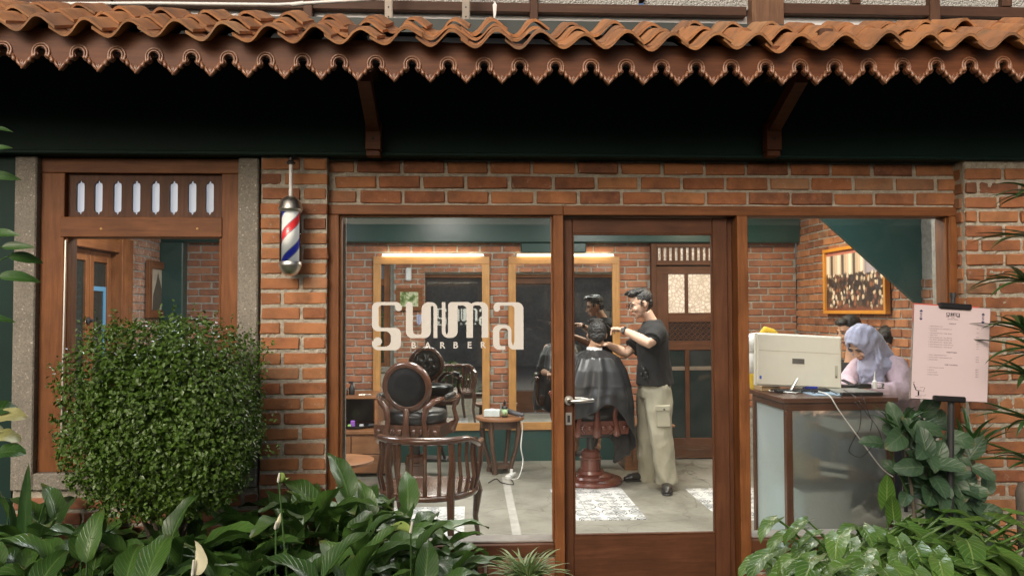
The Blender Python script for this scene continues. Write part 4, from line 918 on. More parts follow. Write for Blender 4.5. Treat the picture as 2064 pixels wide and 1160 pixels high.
# reception desk
dk = thing('reception_desk', 'reception desk with dark wood frame and frosted glass panels behind the right window', 'desk')
zd = .965; kx0, kx1 = W(1584, 815, .5).x, W(1801, 815, .5).x; ky0, ky1 = .5, 1.5
dkw = wood('desk_dark_wood', (.06,.024,.014), (.13,.05,.025), 'x', .3, .4)
dkv = wood('desk_dark_wood_v', (.06,.024,.014), (.13,.05,.025), 'z', .3, .4)
part('desk_top', dkw, dk, (kx0-.02, kx1+.02, ky0-.02, 1.05, zd-.028, zd)); part('top_rail', dkw, dk, (kx0, kx1, ky0, ky0+.04, zd-.075, zd-.029)); part('top_rail', dkw, dk, (kx0, kx0+.04, ky0+.041, 1.05, zd-.075, zd-.029))
for (a, c_) in ((kx0, ky0), (kx1-.04, ky0), (kx0, 1.01)): part('post', dkv, dk, (a, a+.04, c_, c_+.04, 0, zd-.076))
part('bottom_rail', dkw, dk, (kx0+.041, kx1-.041, ky0+.002, ky0+.038, 0, .06)); part('bottom_rail', dkw, dk, (kx0+.002, kx0+.038, ky0+.041, 1.009, 0, .06))
b = MB(); b.add([(kx0+.04, ky0+.015, .06), (kx1-.04, ky0+.015, .06), (kx1-.04, ky0+.015, zd-.075), (kx0+.04, ky0+.015, zd-.075)], [(0,1,2,3)]); b.build('front_panel', M['frost'], dk, fixn=False)
b = MB(); b.add([(kx0+.015, 1.01, .06), (kx0+.015, ky0+.04, .06), (kx0+.015, ky0+.04, zd-.075), (kx0+.015, 1.01, zd-.075)], [(0,1,2,3)]); b.build('side_panel', M['frost_side'], dk, fixn=False)
part('shelf', dkw, dk, (kx0+.33, kx1-.05, ky0+.028, 1.0, .715, .755)); part('shelf', dkw, dk, (kx0+.045, kx1-.05, ky0+.03, 1.0, .455, .475))
def simple(name, label, cat, parts, group=None, loc=(0,0,0), rz=0):
    t = thing(name, label, cat, loc, rz, group)
    for nme, mat, *bx in parts: part(nme, mat, t, *bx)
    return t
simple('document_tray', 'pale tray behind the frosted front panel on the upper desk shelf', 'tray', [('tray', M['white'], (kx0+.34, kx0+.60, ky0+.035, ky0+.3, .756, .83))])
simple('carton_box', 'brown carton box behind the frosted glass on the lower desk shelf', 'box', [('box', M['carton'], (kx0+.12, kx0+.22, ky0+.035, ky0+.3, .476, .60))])
simple('carton_box', 'pale parcel on the floor inside the frosted desk', 'box', [('box', M['white'], (kx0+.12, kx0+.40, ky0+.035, ky0+.35, .065, .40))])
for i, (c_, dz_) in enumerate((((.80,.78,.72), 0), ((.03,.03,.05), .026), ((.85,.82,.76), .052))):
    o = MB(); o.box(-.085, .085, -.004, .10, 0, .024, .002); bk = o.build('book', plain('book%d' % i, c_, .6))
    bk.matrix_world = MX.Translation((kx0+.295-.004*i, ky0+.0215, .495)) @ MX.Rotation(R(9), 4, 'Y') @ MX.Translation((0, 0, dz_))
    tag(bk, ('pale book at the bottom of the tilted pile on the desk shelf', 'dark book in the middle of the tilted pile on the desk shelf', 'white book with coloured marks on top of the tilted pile')[i], 'book', 'tilted pile of books in the desk')
# ================================================================ people
M['skin'] = plain('skin_warm', (.52,.30,.19), .5, c2=(.47,.26,.16), sc=9, spec=.4)
M['skin2'] = plain('skin_light', (.60,.38,.27), .5, c2=(.55,.34,.24), sc=9, spec=.4)
M['lips'] = plain('lips', (.36,.13,.10), .5); M['hair'] = plain('black_hair', (.006,.0055,.0055), .42, c2=(.014,.012,.011), sc=60, bp=.9, bs=170, bd=.006)
M['tee'] = plain('black_cotton', (.006,.006,.007), .9, c2=(.010,.010,.011), bp=.25, bs=90)
M['khaki'] = plain('beige_canvas', (.33,.31,.235), .8, c2=(.28,.262,.20), sc=7, bp=.2, bs=200)
M['shoe'] = plain('black_shoe_leather', (.016,.014,.013), .35)
M['cape'] = plain('black_nylon_cape', (.016,.017,.019), .40, c2=(.011,.0115,.013), sc=6, bp=.15, bs=30, bd=.006)
M['scarf'] = plain('lilac_grey_scarf', (.30,.31,.43), .75, c2=(.25,.26,.37), sc=6, bp=.2, bs=120, sheen=.3)
M['knit'] = plain('pink_lilac_knit', (.52,.40,.46), .85, c2=(.46,.35,.41), sc=40, bp=.6, bs=70, bd=.005)
M['jean'] = plain('navy_denim', (.02,.028,.05), .8)
def RM(rz, rx=0, ry=0): return MX.Rotation(rz, 4, 'Z') @ MX.Rotation(ry, 4, 'Y') @ MX.Rotation(rx, 4, 'X')
def head(mb, T):
    mb.ell((0,.012,.028), (.074,.092,.088), T, 20, 12); mb.ell((0,-.028,-.018), (.061,.062,.086), T, 18, 12); mb.ell((0,-.034,-.068), (.047,.050,.042), T)
    mb.ell((0,-.066,-.096), (.021,.018,.015), T); mb.tube([(0,-.084,.016),(0,-.098,-.010),(0,-.110,-.030),(0,-.098,-.036)], [.007,.009,.012,.009], 8, T, cap='round')
    for s_ in (-1, 1):
        mb.ell((s_*.012,-.096,-.034), (.008,.009,.006), T, 8, 6); mb.ell((s_*.034,-.070,-.030), (.024,.022,.024), T); mb.ell((s_*.030,-.080,.024), (.024,.012,.008), T, 10, 6)
        mb.tube([(s_*.073,.004,.012),(s_*.082,.016,.016),(s_*.084,.022,-.004),(s_*.078,.010,-.030),(s_*.072,.002,-.026)], [.006,.007,.007,.007,.005], 8, T, cap='round')
        mb.ell((s_*.076,.010,-.006), (.006,.012,.018), T, 8, 6)
    mb.ell((0,-.089,-.060), (.022,.011,.006), T, 10, 6); mb.ell((0,-.088,-.071), (.019,.011,.006), T, 10, 6)
def face_parts(root, T, open_=.3):
    for s_ in (-1, 1):
        b = MB(); b.ell((s_*.031,-.0795,.004), (.0135,.010,.0075*(.5+open_)), T, 12, 8); b.build('eye', plain('eye_white', (.6,.55,.5), .2), root, 'full')
        b = MB(); b.ell((s_*.031,-.0885,.003), (.0062,.0035,.006*(.5+open_)), T, 10, 6); b.tube([(s_*.017,-.0875,.009),(s_*.031,-.0915,.0125),(s_*.045,-.083,.008)], .0024, 6, T, cap='round'); b.build('iris_and_lashes', M['hair'], root, 'full')
        b = MB(); b.tube([(s_*.013,-.090,.026),(s_*.030,-.0945,.033),(s_*.050,-.080,.026)], [.003,.0042,.002], 6, T, cap='round'); b.build('eyebrow', M['hair'], root, 'full')
    b = MB(); b.tube([(-.021,-.093,-.064),(-.008,-.1005,-.0605),(0,-.1005,-.0625),(.008,-.1005,-.0605),(.021,-.093,-.064)], [.002,.0042,.004,.0042,.002], 8, T, cap='round'); b.tube([(-.018,-.093,-.069),(0,-.099,-.073),(.018,-.093,-.069)], [.002,.005,.002], 8, T, cap='round'); b.build('lips', M['lips'], root, 'full')
def hand(mb, wrist, d, up, curl=.5, side=1, s=1.0):
    """palm and five bent fingers; d = towards the fingertips, up = back of the hand, side = which side the thumb leaves"""
    d = V(d).normalized(); up = V(up); up = (up-d*up.dot(d)).normalized(); x = d.cross(up)
    T = MX((x, d, up)).transposed().to_4x4(); T = MX.Translation(V(wrist)) @ T
    mb.tube([(0,-.02,0),(0,.02,0),(0,.05,0),(0,.082,-.003)], [.024*s,.030*s,.039*s,.036*s], 12, T, cap='round', flat=.42)
    for i, (fx, L) in enumerate(((-.030,.066),(-.010,.076),(.011,.072),(.031,.056))):
        fx *= side; a = 0; p = V((fx, .078 if 0 < i < 3 else .070, -.003)); pts = [V((fx*.75, .04, 0)), p]; c = curl*(1+.12*i)
        for k, q in enumerate((.45, .32, .25)):
            a += c*(1.0, .95, .6)[k]; p = p + V((fx*.06*(k+1), cos(a)*L*q, -sin(a)*L*q)); pts.append(p)
        mb.tube(pts, [.0095,.0088,.0082,.0076,.0068], 8, T, cap='round')
    t = -side; mb.tube([(t*.016,.012,-.004),(t*.040,.036,-.012),(t*.050,.060,-.022),(t*.044,.082,-.032)], [.013,.0115,.0095,.008], 8, T, cap='round')
def limb(mb, a, b, c, r, T=None):
    a, b, c = V(a), V(b), V(c)
    mb.tube([a, a.lerp(b,.35), a.lerp(b,.8), b, b.lerp(c,.25), b.lerp(c,.7), c], [r[0], r[0]*1.05, r[1]*1.02, r[1], r[1]*1.05, (r[1]+r[2])*.5, r[2]], 14, T, cap='round')
# ---------------- the barber
Yb = 2.52
P0 = W(1317, 780, Yb)
bar = thing('person', 'barber in black T-shirt, round glasses and beige cargo trousers, cutting hair', 'person', (P0.x, Yb, 0), R(-106))
Ti = (MX.Translation((P0.x, Yb, 0)) @ MX.Rotation(R(-106), 4, 'Z')).inverted()
L = lambda px, py, Y: Ti @ W(px, py, Y)
hc = L(1291, 612, Yb-.02); TH = MX.Translation(hc) @ RM(R(24), R(16))
shl, shr = L(1323, 671, Yb-.18), L(1306, 672, Yb+.17); ell_, wrl = L(1310, 692, Yb-.28), L(1255, 664, Yb-.05)
elr, wrr = L(1262, 712, Yb+.12), L(1226, 694, Yb+.10)
hipl, hipr = L(1326, 785, Yb-.08), L(1312, 785, Yb+.09); knl, knr = L(1331, 872, Yb-.14), L(1304, 875, Yb+.13)
anl, anr = L(1344, 962, 2.40), L(1307, 955, 2.76); nb = L(1317, 656, Yb)
FD = [(Ti.to_3x3() @ q_).normalized() for q_ in (V((-.25,-1,0)), V((-1,-.12,0)))]
mb = MB(); head(mb, TH); hn = TH @ V((0,.025,-.075))
for a_, d_ in zip((anl, anr), FD): mb.tube([a_+V((0,0,.02)), V((a_.x, a_.y, .05))+d_*.01, V((a_.x, a_.y, .045))+d_*.12], [.036,.032,.026], 10, cap='round')
mb.tube([hn, hn.lerp(nb,.5), nb, nb+V((0,.01,-.08))], [.052,.052,.058,.08], 14)
mb.loft([(V((0,.0,.92)),.14,.10),(V((0,0,1.05)),.13,.09),(V((0,0,1.25)),.15,.10),(V((0,0,1.36)),.12,.075)])
limb(mb, shl, ell_, wrl, (.052,.042,.027)); limb(mb, shr, elr, wrr, (.052,.042,.027))
chd = L(1216, 657, Yb+.09); hand(mb, wrl, chd-wrl, (0,-.1,1), .55, -1); hand(mb, wrr, L(1205, 690, Yb+.12)-wrr, (0,0,1), .4, 1)
for h, k_, a_ in ((hipl, knl, anl), (hipr, knr, anr)): limb(mb, h, k_, a_, (.085,.055,.038))
fuse('body', mb, M['skin2'], bar, .0055, 4)
face_parts(bar, TH)
mb = MB(); mb.ell((0,.026,.046), (.082,.094,.082), TH); mb.ell((0,.066,.0), (.066,.042,.062), TH); mb.ell((0,-.038,.098), (.064,.052,.030), TH)
rr = random.Random(4)
for k in range(26): a = rr.uniform(-1.2, 1.2); x_ = .06*sin(a); p = V((x_, rr.uniform(-.07,.03), .118-.4*x_*x_/.06)); mb.tube([p, p+V((rr.uniform(-.015,.015), -.022, .012)), p+V((rr.uniform(-.02,.02), -.042, .0))], [.014,.011,.004], 6, TH)
for s_ in (-1, 1): mb.tube([TH @ V((s_*.074,-.012,.03)), TH @ V((s_*.073,-.018,-.012))], [.010,.005], 6, cap='round')
fuse('hair', mb, M['hair'], bar, .004, 1, wr=.008, wscale=70)
gl = MB()
for s_ in (-1, 1):
    gl.tube([V((s_*.031+.023*cos(a), -.105-.002, .004+.020*sin(a))) for a in [2*pi*k/18 for k in range(19)]], .0022, 6, TH)
    gl.tube([(s_*.054,-.105,.009),(s_*.070,-.06,.010),(s_*.078,.012,.008)], .0022, 6, TH)
gl.tube([(-.009,-.106,.010),(.009,-.106,.010)], .002, 6, TH); gl.build('glasses', M['black'], bar, 'full')
wp = wrl.lerp(ell_, .10); wd_ = (wrl-ell_).normalized(); mb = MB(); mb.tube([wp-wd_*.013, wp+wd_*.013], .034, 18); o_ = wd_.cross(V((0,0,1))).normalized()
lp = (Ti @ CAM - wp); lp = (lp-wd_*lp.dot(wd_)).normalized(); mb.tube([wp+lp*.028, wp+lp*.041], .021, 20); mb.build('wrist_watch', M['black'], bar, 40)
mb = MB(); mb.tube([chd-V((0,.0,.02)), L(1222, 650, Yb+.06)], [.007,.004], 6, cap='round'); mb.box(-.012,.012,-.004,.004,-.05,.02,.002, MX.Translation(L(1226, 657, Yb+.05)) @ RM(0,R(40))); mb.build('comb', M['black'], bar)
# T-shirt
mb = MB(); mb.loft([((0,.01,.862),.205,.160),((0,.01,.93),.20,.152),((0,.008,1.05),.190,.138),((0,0,1.18),.200,.135),((0,0,1.28),.205,.128),((0,.0,1.345),.175,.105),((nb.x*.5,nb.y*.5,1.392),.105,.080),((nb.x*.8,nb.y*.8,1.41),.070,.065)], 28)
for s_, e_, drop in ((shl, ell_, .0), (shr, elr, .0)):
    q = s_.lerp(e_, .72); mb.tube([V((s_.x*.4, s_.y, s_.z-.03)), s_, s_.lerp(e_,.4), q], [.085,.085,.078,.080], 16)
    mb.tube([q.lerp(s_,.35)-V((0,0,.02)), q-V((0,0,.025))], [.07,.068], 14)
fuse('tee_shirt', mb, M['tee'], bar, .008, 5, wr=.014, wscale=9)
# trousers
mb = MB(); mb.loft([((0,.01,.76),.17,.135),((0,.01,.88),.178,.135),((0,.01,.97),.165,.125)], 24)
for h, k_, a_ in ((hipl, knl, anl), (hipr, knr, anr)):
    mb.tube([h+V((0,0,.06)), h, h.lerp(k_,.5), k_, k_.lerp(a_,.5), a_+V((0,0,-.045))], [.10,.118,.112,.098,.092,.088], 18)
fuse('cargo_trousers', mb, M['khaki'], bar, .008, 4, wr=.020, wscale=8)
cp = L(1337, 835, Yb-.235); dcam = (Ti @ CAM-cp); dcam.z = 0; dcam.normalize(); sx_ = V((0,0,1)).cross(dcam)
TP = MX.Translation(cp) @ MX((sx_, -dcam, V((0,0,1)))).transposed().to_4x4() @ MX.Rotation(R(-3), 4, 'Y')
part_ = MB(); part_.box(-.055,.055,-.008,.03,-.10,.058,.006, TP); part_.box(-.060,.060,-.014,.03,.030,.075,.005, TP); part_.build('leg_pocket', M['khaki'], bar)
mb = MB(); mb.ell(TP @ V((0.01,-.016,.045)), .008); mb.build('pocket_button', M['black'], bar)
mb = MB(); q = L(1298, 750, Yb-.17)
for dx_, dz_, r_ in ((0,.02,.018),(.015,-.01,.016),(-.02,-.02,.013),(.0,-.045,.011),(.03,-.035,.010)): mb.ell(q+V((dx_*.6,dx_,dz_)), (r_,r_,r_*1.6), n=10, m=6)
mb.tube([q, q+V((.01,.03,-.09))], .004, 5); mb.tube([q, q+V((.0,-.02,.06))], .004, 5); mb.build('tool_pouch', M['black'], bar, 'full')
for i_, a_ in enumerate((anl, anr)):
    d_ = (Ti.to_3x3() @ (V((-.25,-1,0)) if i_ == 0 else V((-1,-.12,0)))).normalized(); f0_ = V((a_.x, a_.y, 0)); mb = MB()
    mb.tube([f0_-d_*.055+V((0,0,.045)), f0_+V((0,0,.055)), f0_+d_*.08+V((0,0,.045)), f0_+d_*.165+V((0,0,.038)), f0_+d_*.20+V((0,0,.030))], [.036,.046,.047,.046,.028], 16, cap='round', flat=.72)
    fuse('shoe', mb, M['shoe'], bar, .006, 3)
    mb = MB(); mb.tube([f0_-d_*.06+V((0,0,.010)), f0_+d_*.08+V((0,0,.010)), f0_+d_*.19+V((0,0,.010))], [.040,.048,.042], 16, cap='round', flat=.22); mb.build('shoe_sole', M['black'], bar, 'full')
# ---------------- the customer
Yc = 2.60
hw_ = W(1203, 676, Yc+.02); cx_ = W(1198, 700, Yc).x
cus = thing('person', 'customer seen from behind with short black hair, seated under the dark hairdressing cape', 'person', (cx_, Yc, 0), 0)
Tc = MX.Translation((-cx_, -Yc, 0)); C_ = lambda px, py, Y: Tc @ W(px, py, Y)
TH = MX.Translation(Tc @ hw_) @ RM(R(176), R(14))
mb = MB(); head(mb, TH); hn = TH @ V((0,.03,-.06)); nb = V((0, .0, 1.16))
mb.tube([hn, hn.lerp(nb,.6), nb, nb-V((0,0,.06))], [.055,.055,.060,.085], 16)
mb.loft([((0,.04,.66),.16,.11),((0,.02,.85),.15,.10),((0,0,1.02),.17,.10),((0,0,1.11),.15,.08)])
for s_ in (-1, 1):
    limb(mb, (s_*.18,0,1.06), (s_*.24,.10,.80), (s_*.20,.34,.80), (.05,.042,.028)); hand(mb, (s_*.20,.34,.80), (-s_*.1,1,-.1), (0,0,1), .4, s_)
    limb(mb, (s_*.09,.10,.73), (s_*.11,.50,.70), (s_*.10,.54,.27), (.085,.058,.04)); mb.tube([(s_*.10,.52,.235),(s_*.10,.70,.20)], [.04,.032], 10, cap='round')
fuse('body', mb, M['skin'], cus, .0065, 4); face_parts(cus, TH)
mb = MB(); mb.ell((0,.024,.040), (.083,.096,.088), TH, 20, 12); mb.ell((0,.060,-.012), (.067,.048,.062), TH); mb.ell((0,-.045,.10), (.058,.045,.028), TH)
for s_ in (-1, 1): mb.ell((s_*.066,.024,.018), (.014,.042,.05), TH)
for k in range(24): a = rr.uniform(0, 6.28); p = V((.05*sin(a), .06*cos(a)+.01, .125)); mb.tube([p, p+V((rr.uniform(-.02,.02), -.02, .008)), p+V((rr.uniform(-.03,.03), -.04, -.008))], [.012,.010,.003], 6, TH)
fuse('hair', mb, M['hair'], cus, .004, 1, wr=.007, wscale=75)
mb = MB(); mb.lathe([(.056,1.125),(.066,1.13),(.068,1.165),(.062,1.178),(.055,1.175)], 28); mb.build('neck_strip', M['paper'], cus, 40)
def capef(u, v, off=0):
    a = 2*pi*u; s_, c_ = sin(a), -cos(a)                      # a = 0 towards the camera, pi/2 to the right
    zh = .66 + .10*max(0, c_*-1)*0
    hem = .80 if False else (.70 - .30*max(0, s_)**2 - .30*max(0, -s_)**2*(1 if c_ > -2 else 1) + .04*sin(5*a) - (.0 if c_ < 0 else .25*c_))
    if .18 < u < .30: hem -= .14*sin((u-.18)/.12*pi)
    t = v; prof = [(0,.062,1.150,.060),(.10,.12,1.130,.105),(.20,.20,1.09,.20),(.32,.262,.99,.255),(.5,.30,.86,.29),(.75,.325,.73,.31),(1,.345,None,.325)]
    for i in range(len(prof)-1):
        if prof[i][0] <= t <= prof[i+1][0]: break
    p, q = prof[i], prof[i+1]; w = (t-p[0])/(q[0]-p[0]); w = w*w*(3-2*w) if i > 0 else w
    rx = p[1]+(q[1]-p[1])*w; ry = p[3]+(q[3]-p[3])*w; zz = p[2]+((q[2] if q[2] else .72)-p[2])*w
    if t > .5: zz = .86 + (hem-.86)*(t-.5)/.5
    fold = (.014*sin(7*a+3*t+1.8*sin(3*a)) + .007*sin(17*a+4*t)+.05*NZ.noise(V((s_*2.5, c_*2.5, t*1.5))))*min(1, t*1.6)
    yf = 1.0 + (.55 if c_ > 0 else 0)*c_*min(1, t*1.5)
    return V(((rx+fold+off)*s_, (ry+fold+off)*c_*yf + (.0 if t < .2 else 0), zz + .012*NZ.noise(V((s_*5, c_*5, t*6)))))
mb = MB(); mb.grid(lambda u, v: capef(u, v), 96, 40, wrap=True); o = mb.build('hair_cape', M['cape'], cus, 'full', fixn=False)
k_ = o.modifiers.new('t', 'SOLIDIFY'); k_.thickness = .004; k_.offset = -1
mb = MB(); mb.tube([(.20,.12,.62),(.25,.06,.45),(.24,.02,.28),(.17,.0,.20)], [.10,.095,.07,.02], 14, cap='round', flat=.5); mb.tube([(.08,.16,.62),(.14,.08,.48),(.20,.04,.36)], [.10,.08,.05], 14, cap='round', flat=.5); fuse('cape_lining', mb, M['tee'], cus, .008, 4, wr=.02, wscale=10)
# ---------------- the woman at the desk
Yw = 1.36
pw = W(1782, 740, Yw); RZW = R(-52)
wom = thing('person', 'woman in lilac headscarf and pink knit cardigan bending over a phone at the desk', 'person', (pw.x, Yw, 0), RZW)
Tw = (MX.Translation((pw.x, Yw, 0)) @ MX.Rotation(RZW, 4, 'Z')).inverted(); Lw = lambda px, py, Y: Tw @ W(px, py, Y)
hc = Lw(1737, 689, 1.22); TH = MX.Translation(hc) @ RM(R(-14), R(48), R(4))
nb = Lw(1768, 716, 1.30); mb = MB(); head(mb, TH); hn = TH @ V((0,.03,-.06))
mb.tube([hn, hn.lerp(nb,.5), nb, nb-V((0,-.03,.08))], [.05,.05,.055,.08], 14)
zs0 = nb.z; ny = nb.y
mb.loft([((0,.16,.70),.15,.11),((0,.13,.85),.13,.10),((nb.x*.5,ny*.5+.06,zs0-.16),.14,.10),((nb.x,ny+.02,zs0-.05),.12,.08)])
wl_, el_, sl_ = Lw(1736, 782, 1.0), Lw(1822, 792, 1.08), Lw(1806, 735, 1.22); wr_, er_, sr_ = Lw(1716, 778, 1.10), Lw(1704, 770, 1.30), Lw(1732, 735, 1.38)
limb(mb, sl_, el_, wl_, (.05,.04,.026)); limb(mb, sr_, er_, wr_, (.045,.038,.026))
hand(mb, wl_, Tw.to_3x3() @ V((-1,.25,-.05)), (0,0,1), .5, 1, .9); hand(mb, wr_, Tw.to_3x3() @ V((.1,-1,-.1)), (0,0,1), .5, -1, .9)
for s_ in (-1, 1): limb(mb, (s_*.09,.12,.68), (s_*.11,-.24,.64), (s_*.11,-.22,.20), (.08,.055,.036)); mb.tube([(s_*.11,-.22,.17),(s_*.11,-.36,.14)], [.035,.03], 10, cap='round')
fuse('body', mb, M['skin2'], wom, .0055, 4); face_parts(wom, TH, .0)
mb = MB(); mb.loft([((0,.17,.64),.19,.16),((0,.15,.76),.185,.155),((nb.x*.2,.11,.88),.18,.145),((nb.x*.5,ny*.5+.07,zs0-.20),.185,.135),((nb.x*.8,ny*.8+.04,zs0-.11),.18,.12),((nb.x,ny+.02,zs0-.05),.13,.09),((nb.x,ny,zs0-.01),.08,.07)], 28)
limb(mb, sl_-V((0,0,.01)), el_, el_.lerp(wl_,.78), (.076,.068,.046)); limb(mb, sr_-V((0,0,.01)), er_, er_.lerp(wr_,.78), (.066,.058,.044)); mb.ell(el_.lerp(wl_,.35)-V((0,0,.02)), (.06,.055,.05))
fuse('cardigan', mb, M['knit'], wom, .008, 5, wr=.012, wscale=11)
mb = MB(); mb.loft([((0,.16,.60),.19,.17),((0,.15,.68),.20,.18),((0,.15,.74),.18,.15)], 20)
for s_ in (-1, 1): limb(mb, (s_*.10,.12,.67), (s_*.12,-.24,.64), (s_*.12,-.21,.22), (.105,.08,.07))
fuse('trousers', mb, M['jean'], wom, .009, 4, wr=.012, wscale=9)
for s_ in (-1, 1): mb = MB(); mb.tube([(s_*.11,-.21,.165),(s_*.11,-.30,.155),(s_*.11,-.39,.135)], [.046,.044,.036], 14, cap='round', flat=.8); mb.build('shoe', M['shoe'], wom, 'full')
mb = MB()   # scarf: a thick hood open at the face, draped over neck and chest
rings = [(-.086,.056,.086,-.004),(-.078,.066,.098,-.002),(-.050,.085,.111,.006),(-.010,.097,.120,.008),(.040,.102,.120,.006),(.085,.090,.104,-.002),(.115,.06,.07,-.01),(.125,.012,.012,-.012)]
def hood(u, v, off=0):
    t = v*(len(rings)-1); i = min(int(t), len(rings)-2); w = t-i; a = 2*pi*u; y, rx, rz, cz = [rings[i][k]+(rings[i+1][k]-rings[i][k])*w for k in range(4)]
    f = .0035*sin(5*a+14*v+2*sin(a*2)) + .003*sin(11*a-9*v); rx += f-off; rz += f-off
    return V((rx*cos(a), y+off*.6, cz+rz*sin(a)*(1.0 if sin(a) > 0 else 1.10)))
mb.grid(lambda u, v: hood(u, v), 48, 24, TH, wrap=True); mb.grid(lambda u, v: hood(u, v, .014), 48, 24, TH, wrap=True); mb.grid(lambda u, v: hood(u, 0, .014*v), 48, 1, TH, wrap=True)
j0 = TH @ V((0,.0,-.115)); k0_ = TH @ V((0,.06,-.06)); ch = V((nb.x, ny-.10, zs0-.10)); kn = V((nb.x, ny+.03, zs0-.02))
mb.tube([k0_, k0_.lerp(kn,.5), kn], [.085,.088,.10], 20, cap='round')
mb.tube([j0+V((0,.02,.015)), j0.lerp(ch,.5)+V((0,.0,0)), ch], [.058,.078,.092], 20, cap='round')
mb.ell(V((nb.x, ny-.02, zs0-.07)), (.135,.125,.075)); mb.ell(ch+V((.0,-.01,-.05)), (.095,.05,.10)); mb.tube([ch, ch+V((-.01,-.035,-.12)), ch+V((-.01,-.05,-.17))], [.07,.05,.02], 12, cap='round', flat=.5)
for k in range(6):                     # diagonal folds
    a0 = TH @ V((.085-.01*k, .03-.02*k, -.045-.012*k)); e1 = ch+V((.085-.03*k, -.03, .02-.035*k)); mb.tube([a0, a0.lerp(e1,.5)+V((.015,-.028,-.02)), e1+V((0,-.012,0))], [.010,.014,.010], 8, cap='round')
fuse('headscarf', mb, M['scarf'], wom, .0055, 2, wr=.010, wscale=20)
ph = W(1722, 779, 1.0); phn = MB(); phn.box(-.035,.035,-.07,.07,-.004,.004,.003); o = phn.build('phone', M['black']); o.matrix_world = MX.Translation(ph+V((.0,.03,.012))) @ RM(R(50), R(25)); tag(o, 'black phone held in the hands of the woman at the desk', 'phone')
sto_ = thing('stool', 'dark stool under the woman at the reception desk', 'stool', (pw.x+.13, Yw+.09, 0))
mb = MB(); mb.lathe([(0,.555),(.18,.555),(.19,.575),(.18,.605),(0,.61)], 24); mb.build('seat', M['leather'], sto_, 40)
for k in range(4): mb = MB(); a = pi/4+k*pi/2; mb.tube([(.13*cos(a),.13*sin(a),.555),(.20*cos(a),.20*sin(a),0)], .014, 8); mb.build('leg', M['blackm'], sto_)
# ---------------- two people waiting behind her
def waiting(px, py, Y, rz, label, hair_r, mat, ang=0):
    h = W(px, py, Y); t = thing('person', label, 'person', (h.x, Y, 0), rz); z = h.z; T = MX.Translation((0,0,z)) @ RM(0, R(18+ang))
    s0 = z-.28; mb = MB(); head(mb, T); mb.tube([T @ V((0,.025,-.07)), V((0,.03,s0+.08)), V((0,.04,s0))], [.05,.055,.08], 12)
    mb.loft([((0,.10,s0-.48),.15,.11),((0,.06,s0-.25),.14,.10),((0,.03,s0-.05),.15,.09),((0,.03,s0),.12,.07)])
    for s_ in (-1, 1):
        w_ = V((s_*.10,-.28,s0-.34)); limb(mb, (s_*.18,.04,s0-.03), (s_*.23,-.02,s0-.30), w_, (.048,.040,.027)); hand(mb, w_, (-s_*.3,-1,-.1), (0,0,1), .5, s_)
        limb(mb, (s_*.10,.08,s0-.46), (s_*.13,-.36,s0-.48), (s_*.13,-.36,.10), (.08,.055,.036)); mb.tube([(s_*.13,-.34,.04),(s_*.13,-.5,.035)], [.035,.03], 10, cap='round')
    fuse('body', mb, M['skin'], t, .008, 3); face_parts(t, T)
    mb = MB(); mb.loft([((0,.11,s0-.50),.19,.16),((0,.07,s0-.25),.18,.14),((0,.03,s0-.06),.20,.13),((0,.03,s0+.02),.13,.09)], 24)
    for s_ in (-1, 1): limb(mb, (s_*.17,.04,s0-.04), (s_*.23,-.02,s0-.30), (s_*.12,-.23,s0-.335), (.075,.062,.048))
    fuse('black_top', mb, M['tee'], t, .009, 4, wr=.012, wscale=10)
    mb = MB(); mb.loft([((0,.1,s0-.52),.17,.16),((0,.09,s0-.42),.17,.15)], 18)
    for s_ in (-1, 1): limb(mb, (s_*.10,.08,s0-.46), (s_*.13,-.36,s0-.48), (s_*.13,-.36,.14), (.10,.075,.06))
    fuse('trousers', mb, M['jean'], t, .010, 3)
    for s_ in (-1, 1): mb = MB(); mb.tube([(s_*.13,-.33,.045),(s_*.13,-.42,.045),(s_*.13,-.52,.038)], [.045,.044,.036], 14, cap='round', flat=.8); mb.build('shoe', M['shoe'], t, 'full')
    mb = MB(); mb.ell((0,.026,.046), (.082+hair_r,.096+hair_r,.084+hair_r), T); mb.ell((0,.06,-.01), (.066+hair_r,.05+hair_r,.066+hair_r), T); mb.ell((0,-.045,.09), (.062,.045,.03), T)
    if hair_r > .005: mb.tube([T @ V((0,.06,.0)), T @ V((0,.09,-.14)), V((0,.13,s0-.10))], [.085,.08,.06], 14, cap='round'); mb.ell((.0,.0,.02),(.094,.08,.09), T @ MX.Translation((0,.03,0)))
    fuse('hair', mb, M['hair'], t, .007, 2, wr=.003, wscale=40); return t
waiting(1711, 666, 2.25, R(-80), 'dark haired person in black sitting behind the headscarf, facing left', 0, None)
waiting(1792, 690, 2.05, R(-62), 'person with long black hair and black top behind the pink cardigan', .010, None, 10)
bn = thing('waiting_bench', 'dark bench under the two people waiting behind the reception desk', 'bench'); hh = W(1700, 662, 2.25)
for q in ((hh.x-.25, hh.x+.85, 1.95, 2.50, .50, .545),): part('seat', M['dark_h'], bn, q)
for (x_, y_) in ((hh.x-.2,2.0),(hh.x+.8,2.0),(hh.x-.2,2.44),(hh.x+.8,2.44)): part('leg', M['dark_v'], bn, (x_-.02, x_+.02, y_-.02, y_+.02, 0, .499))
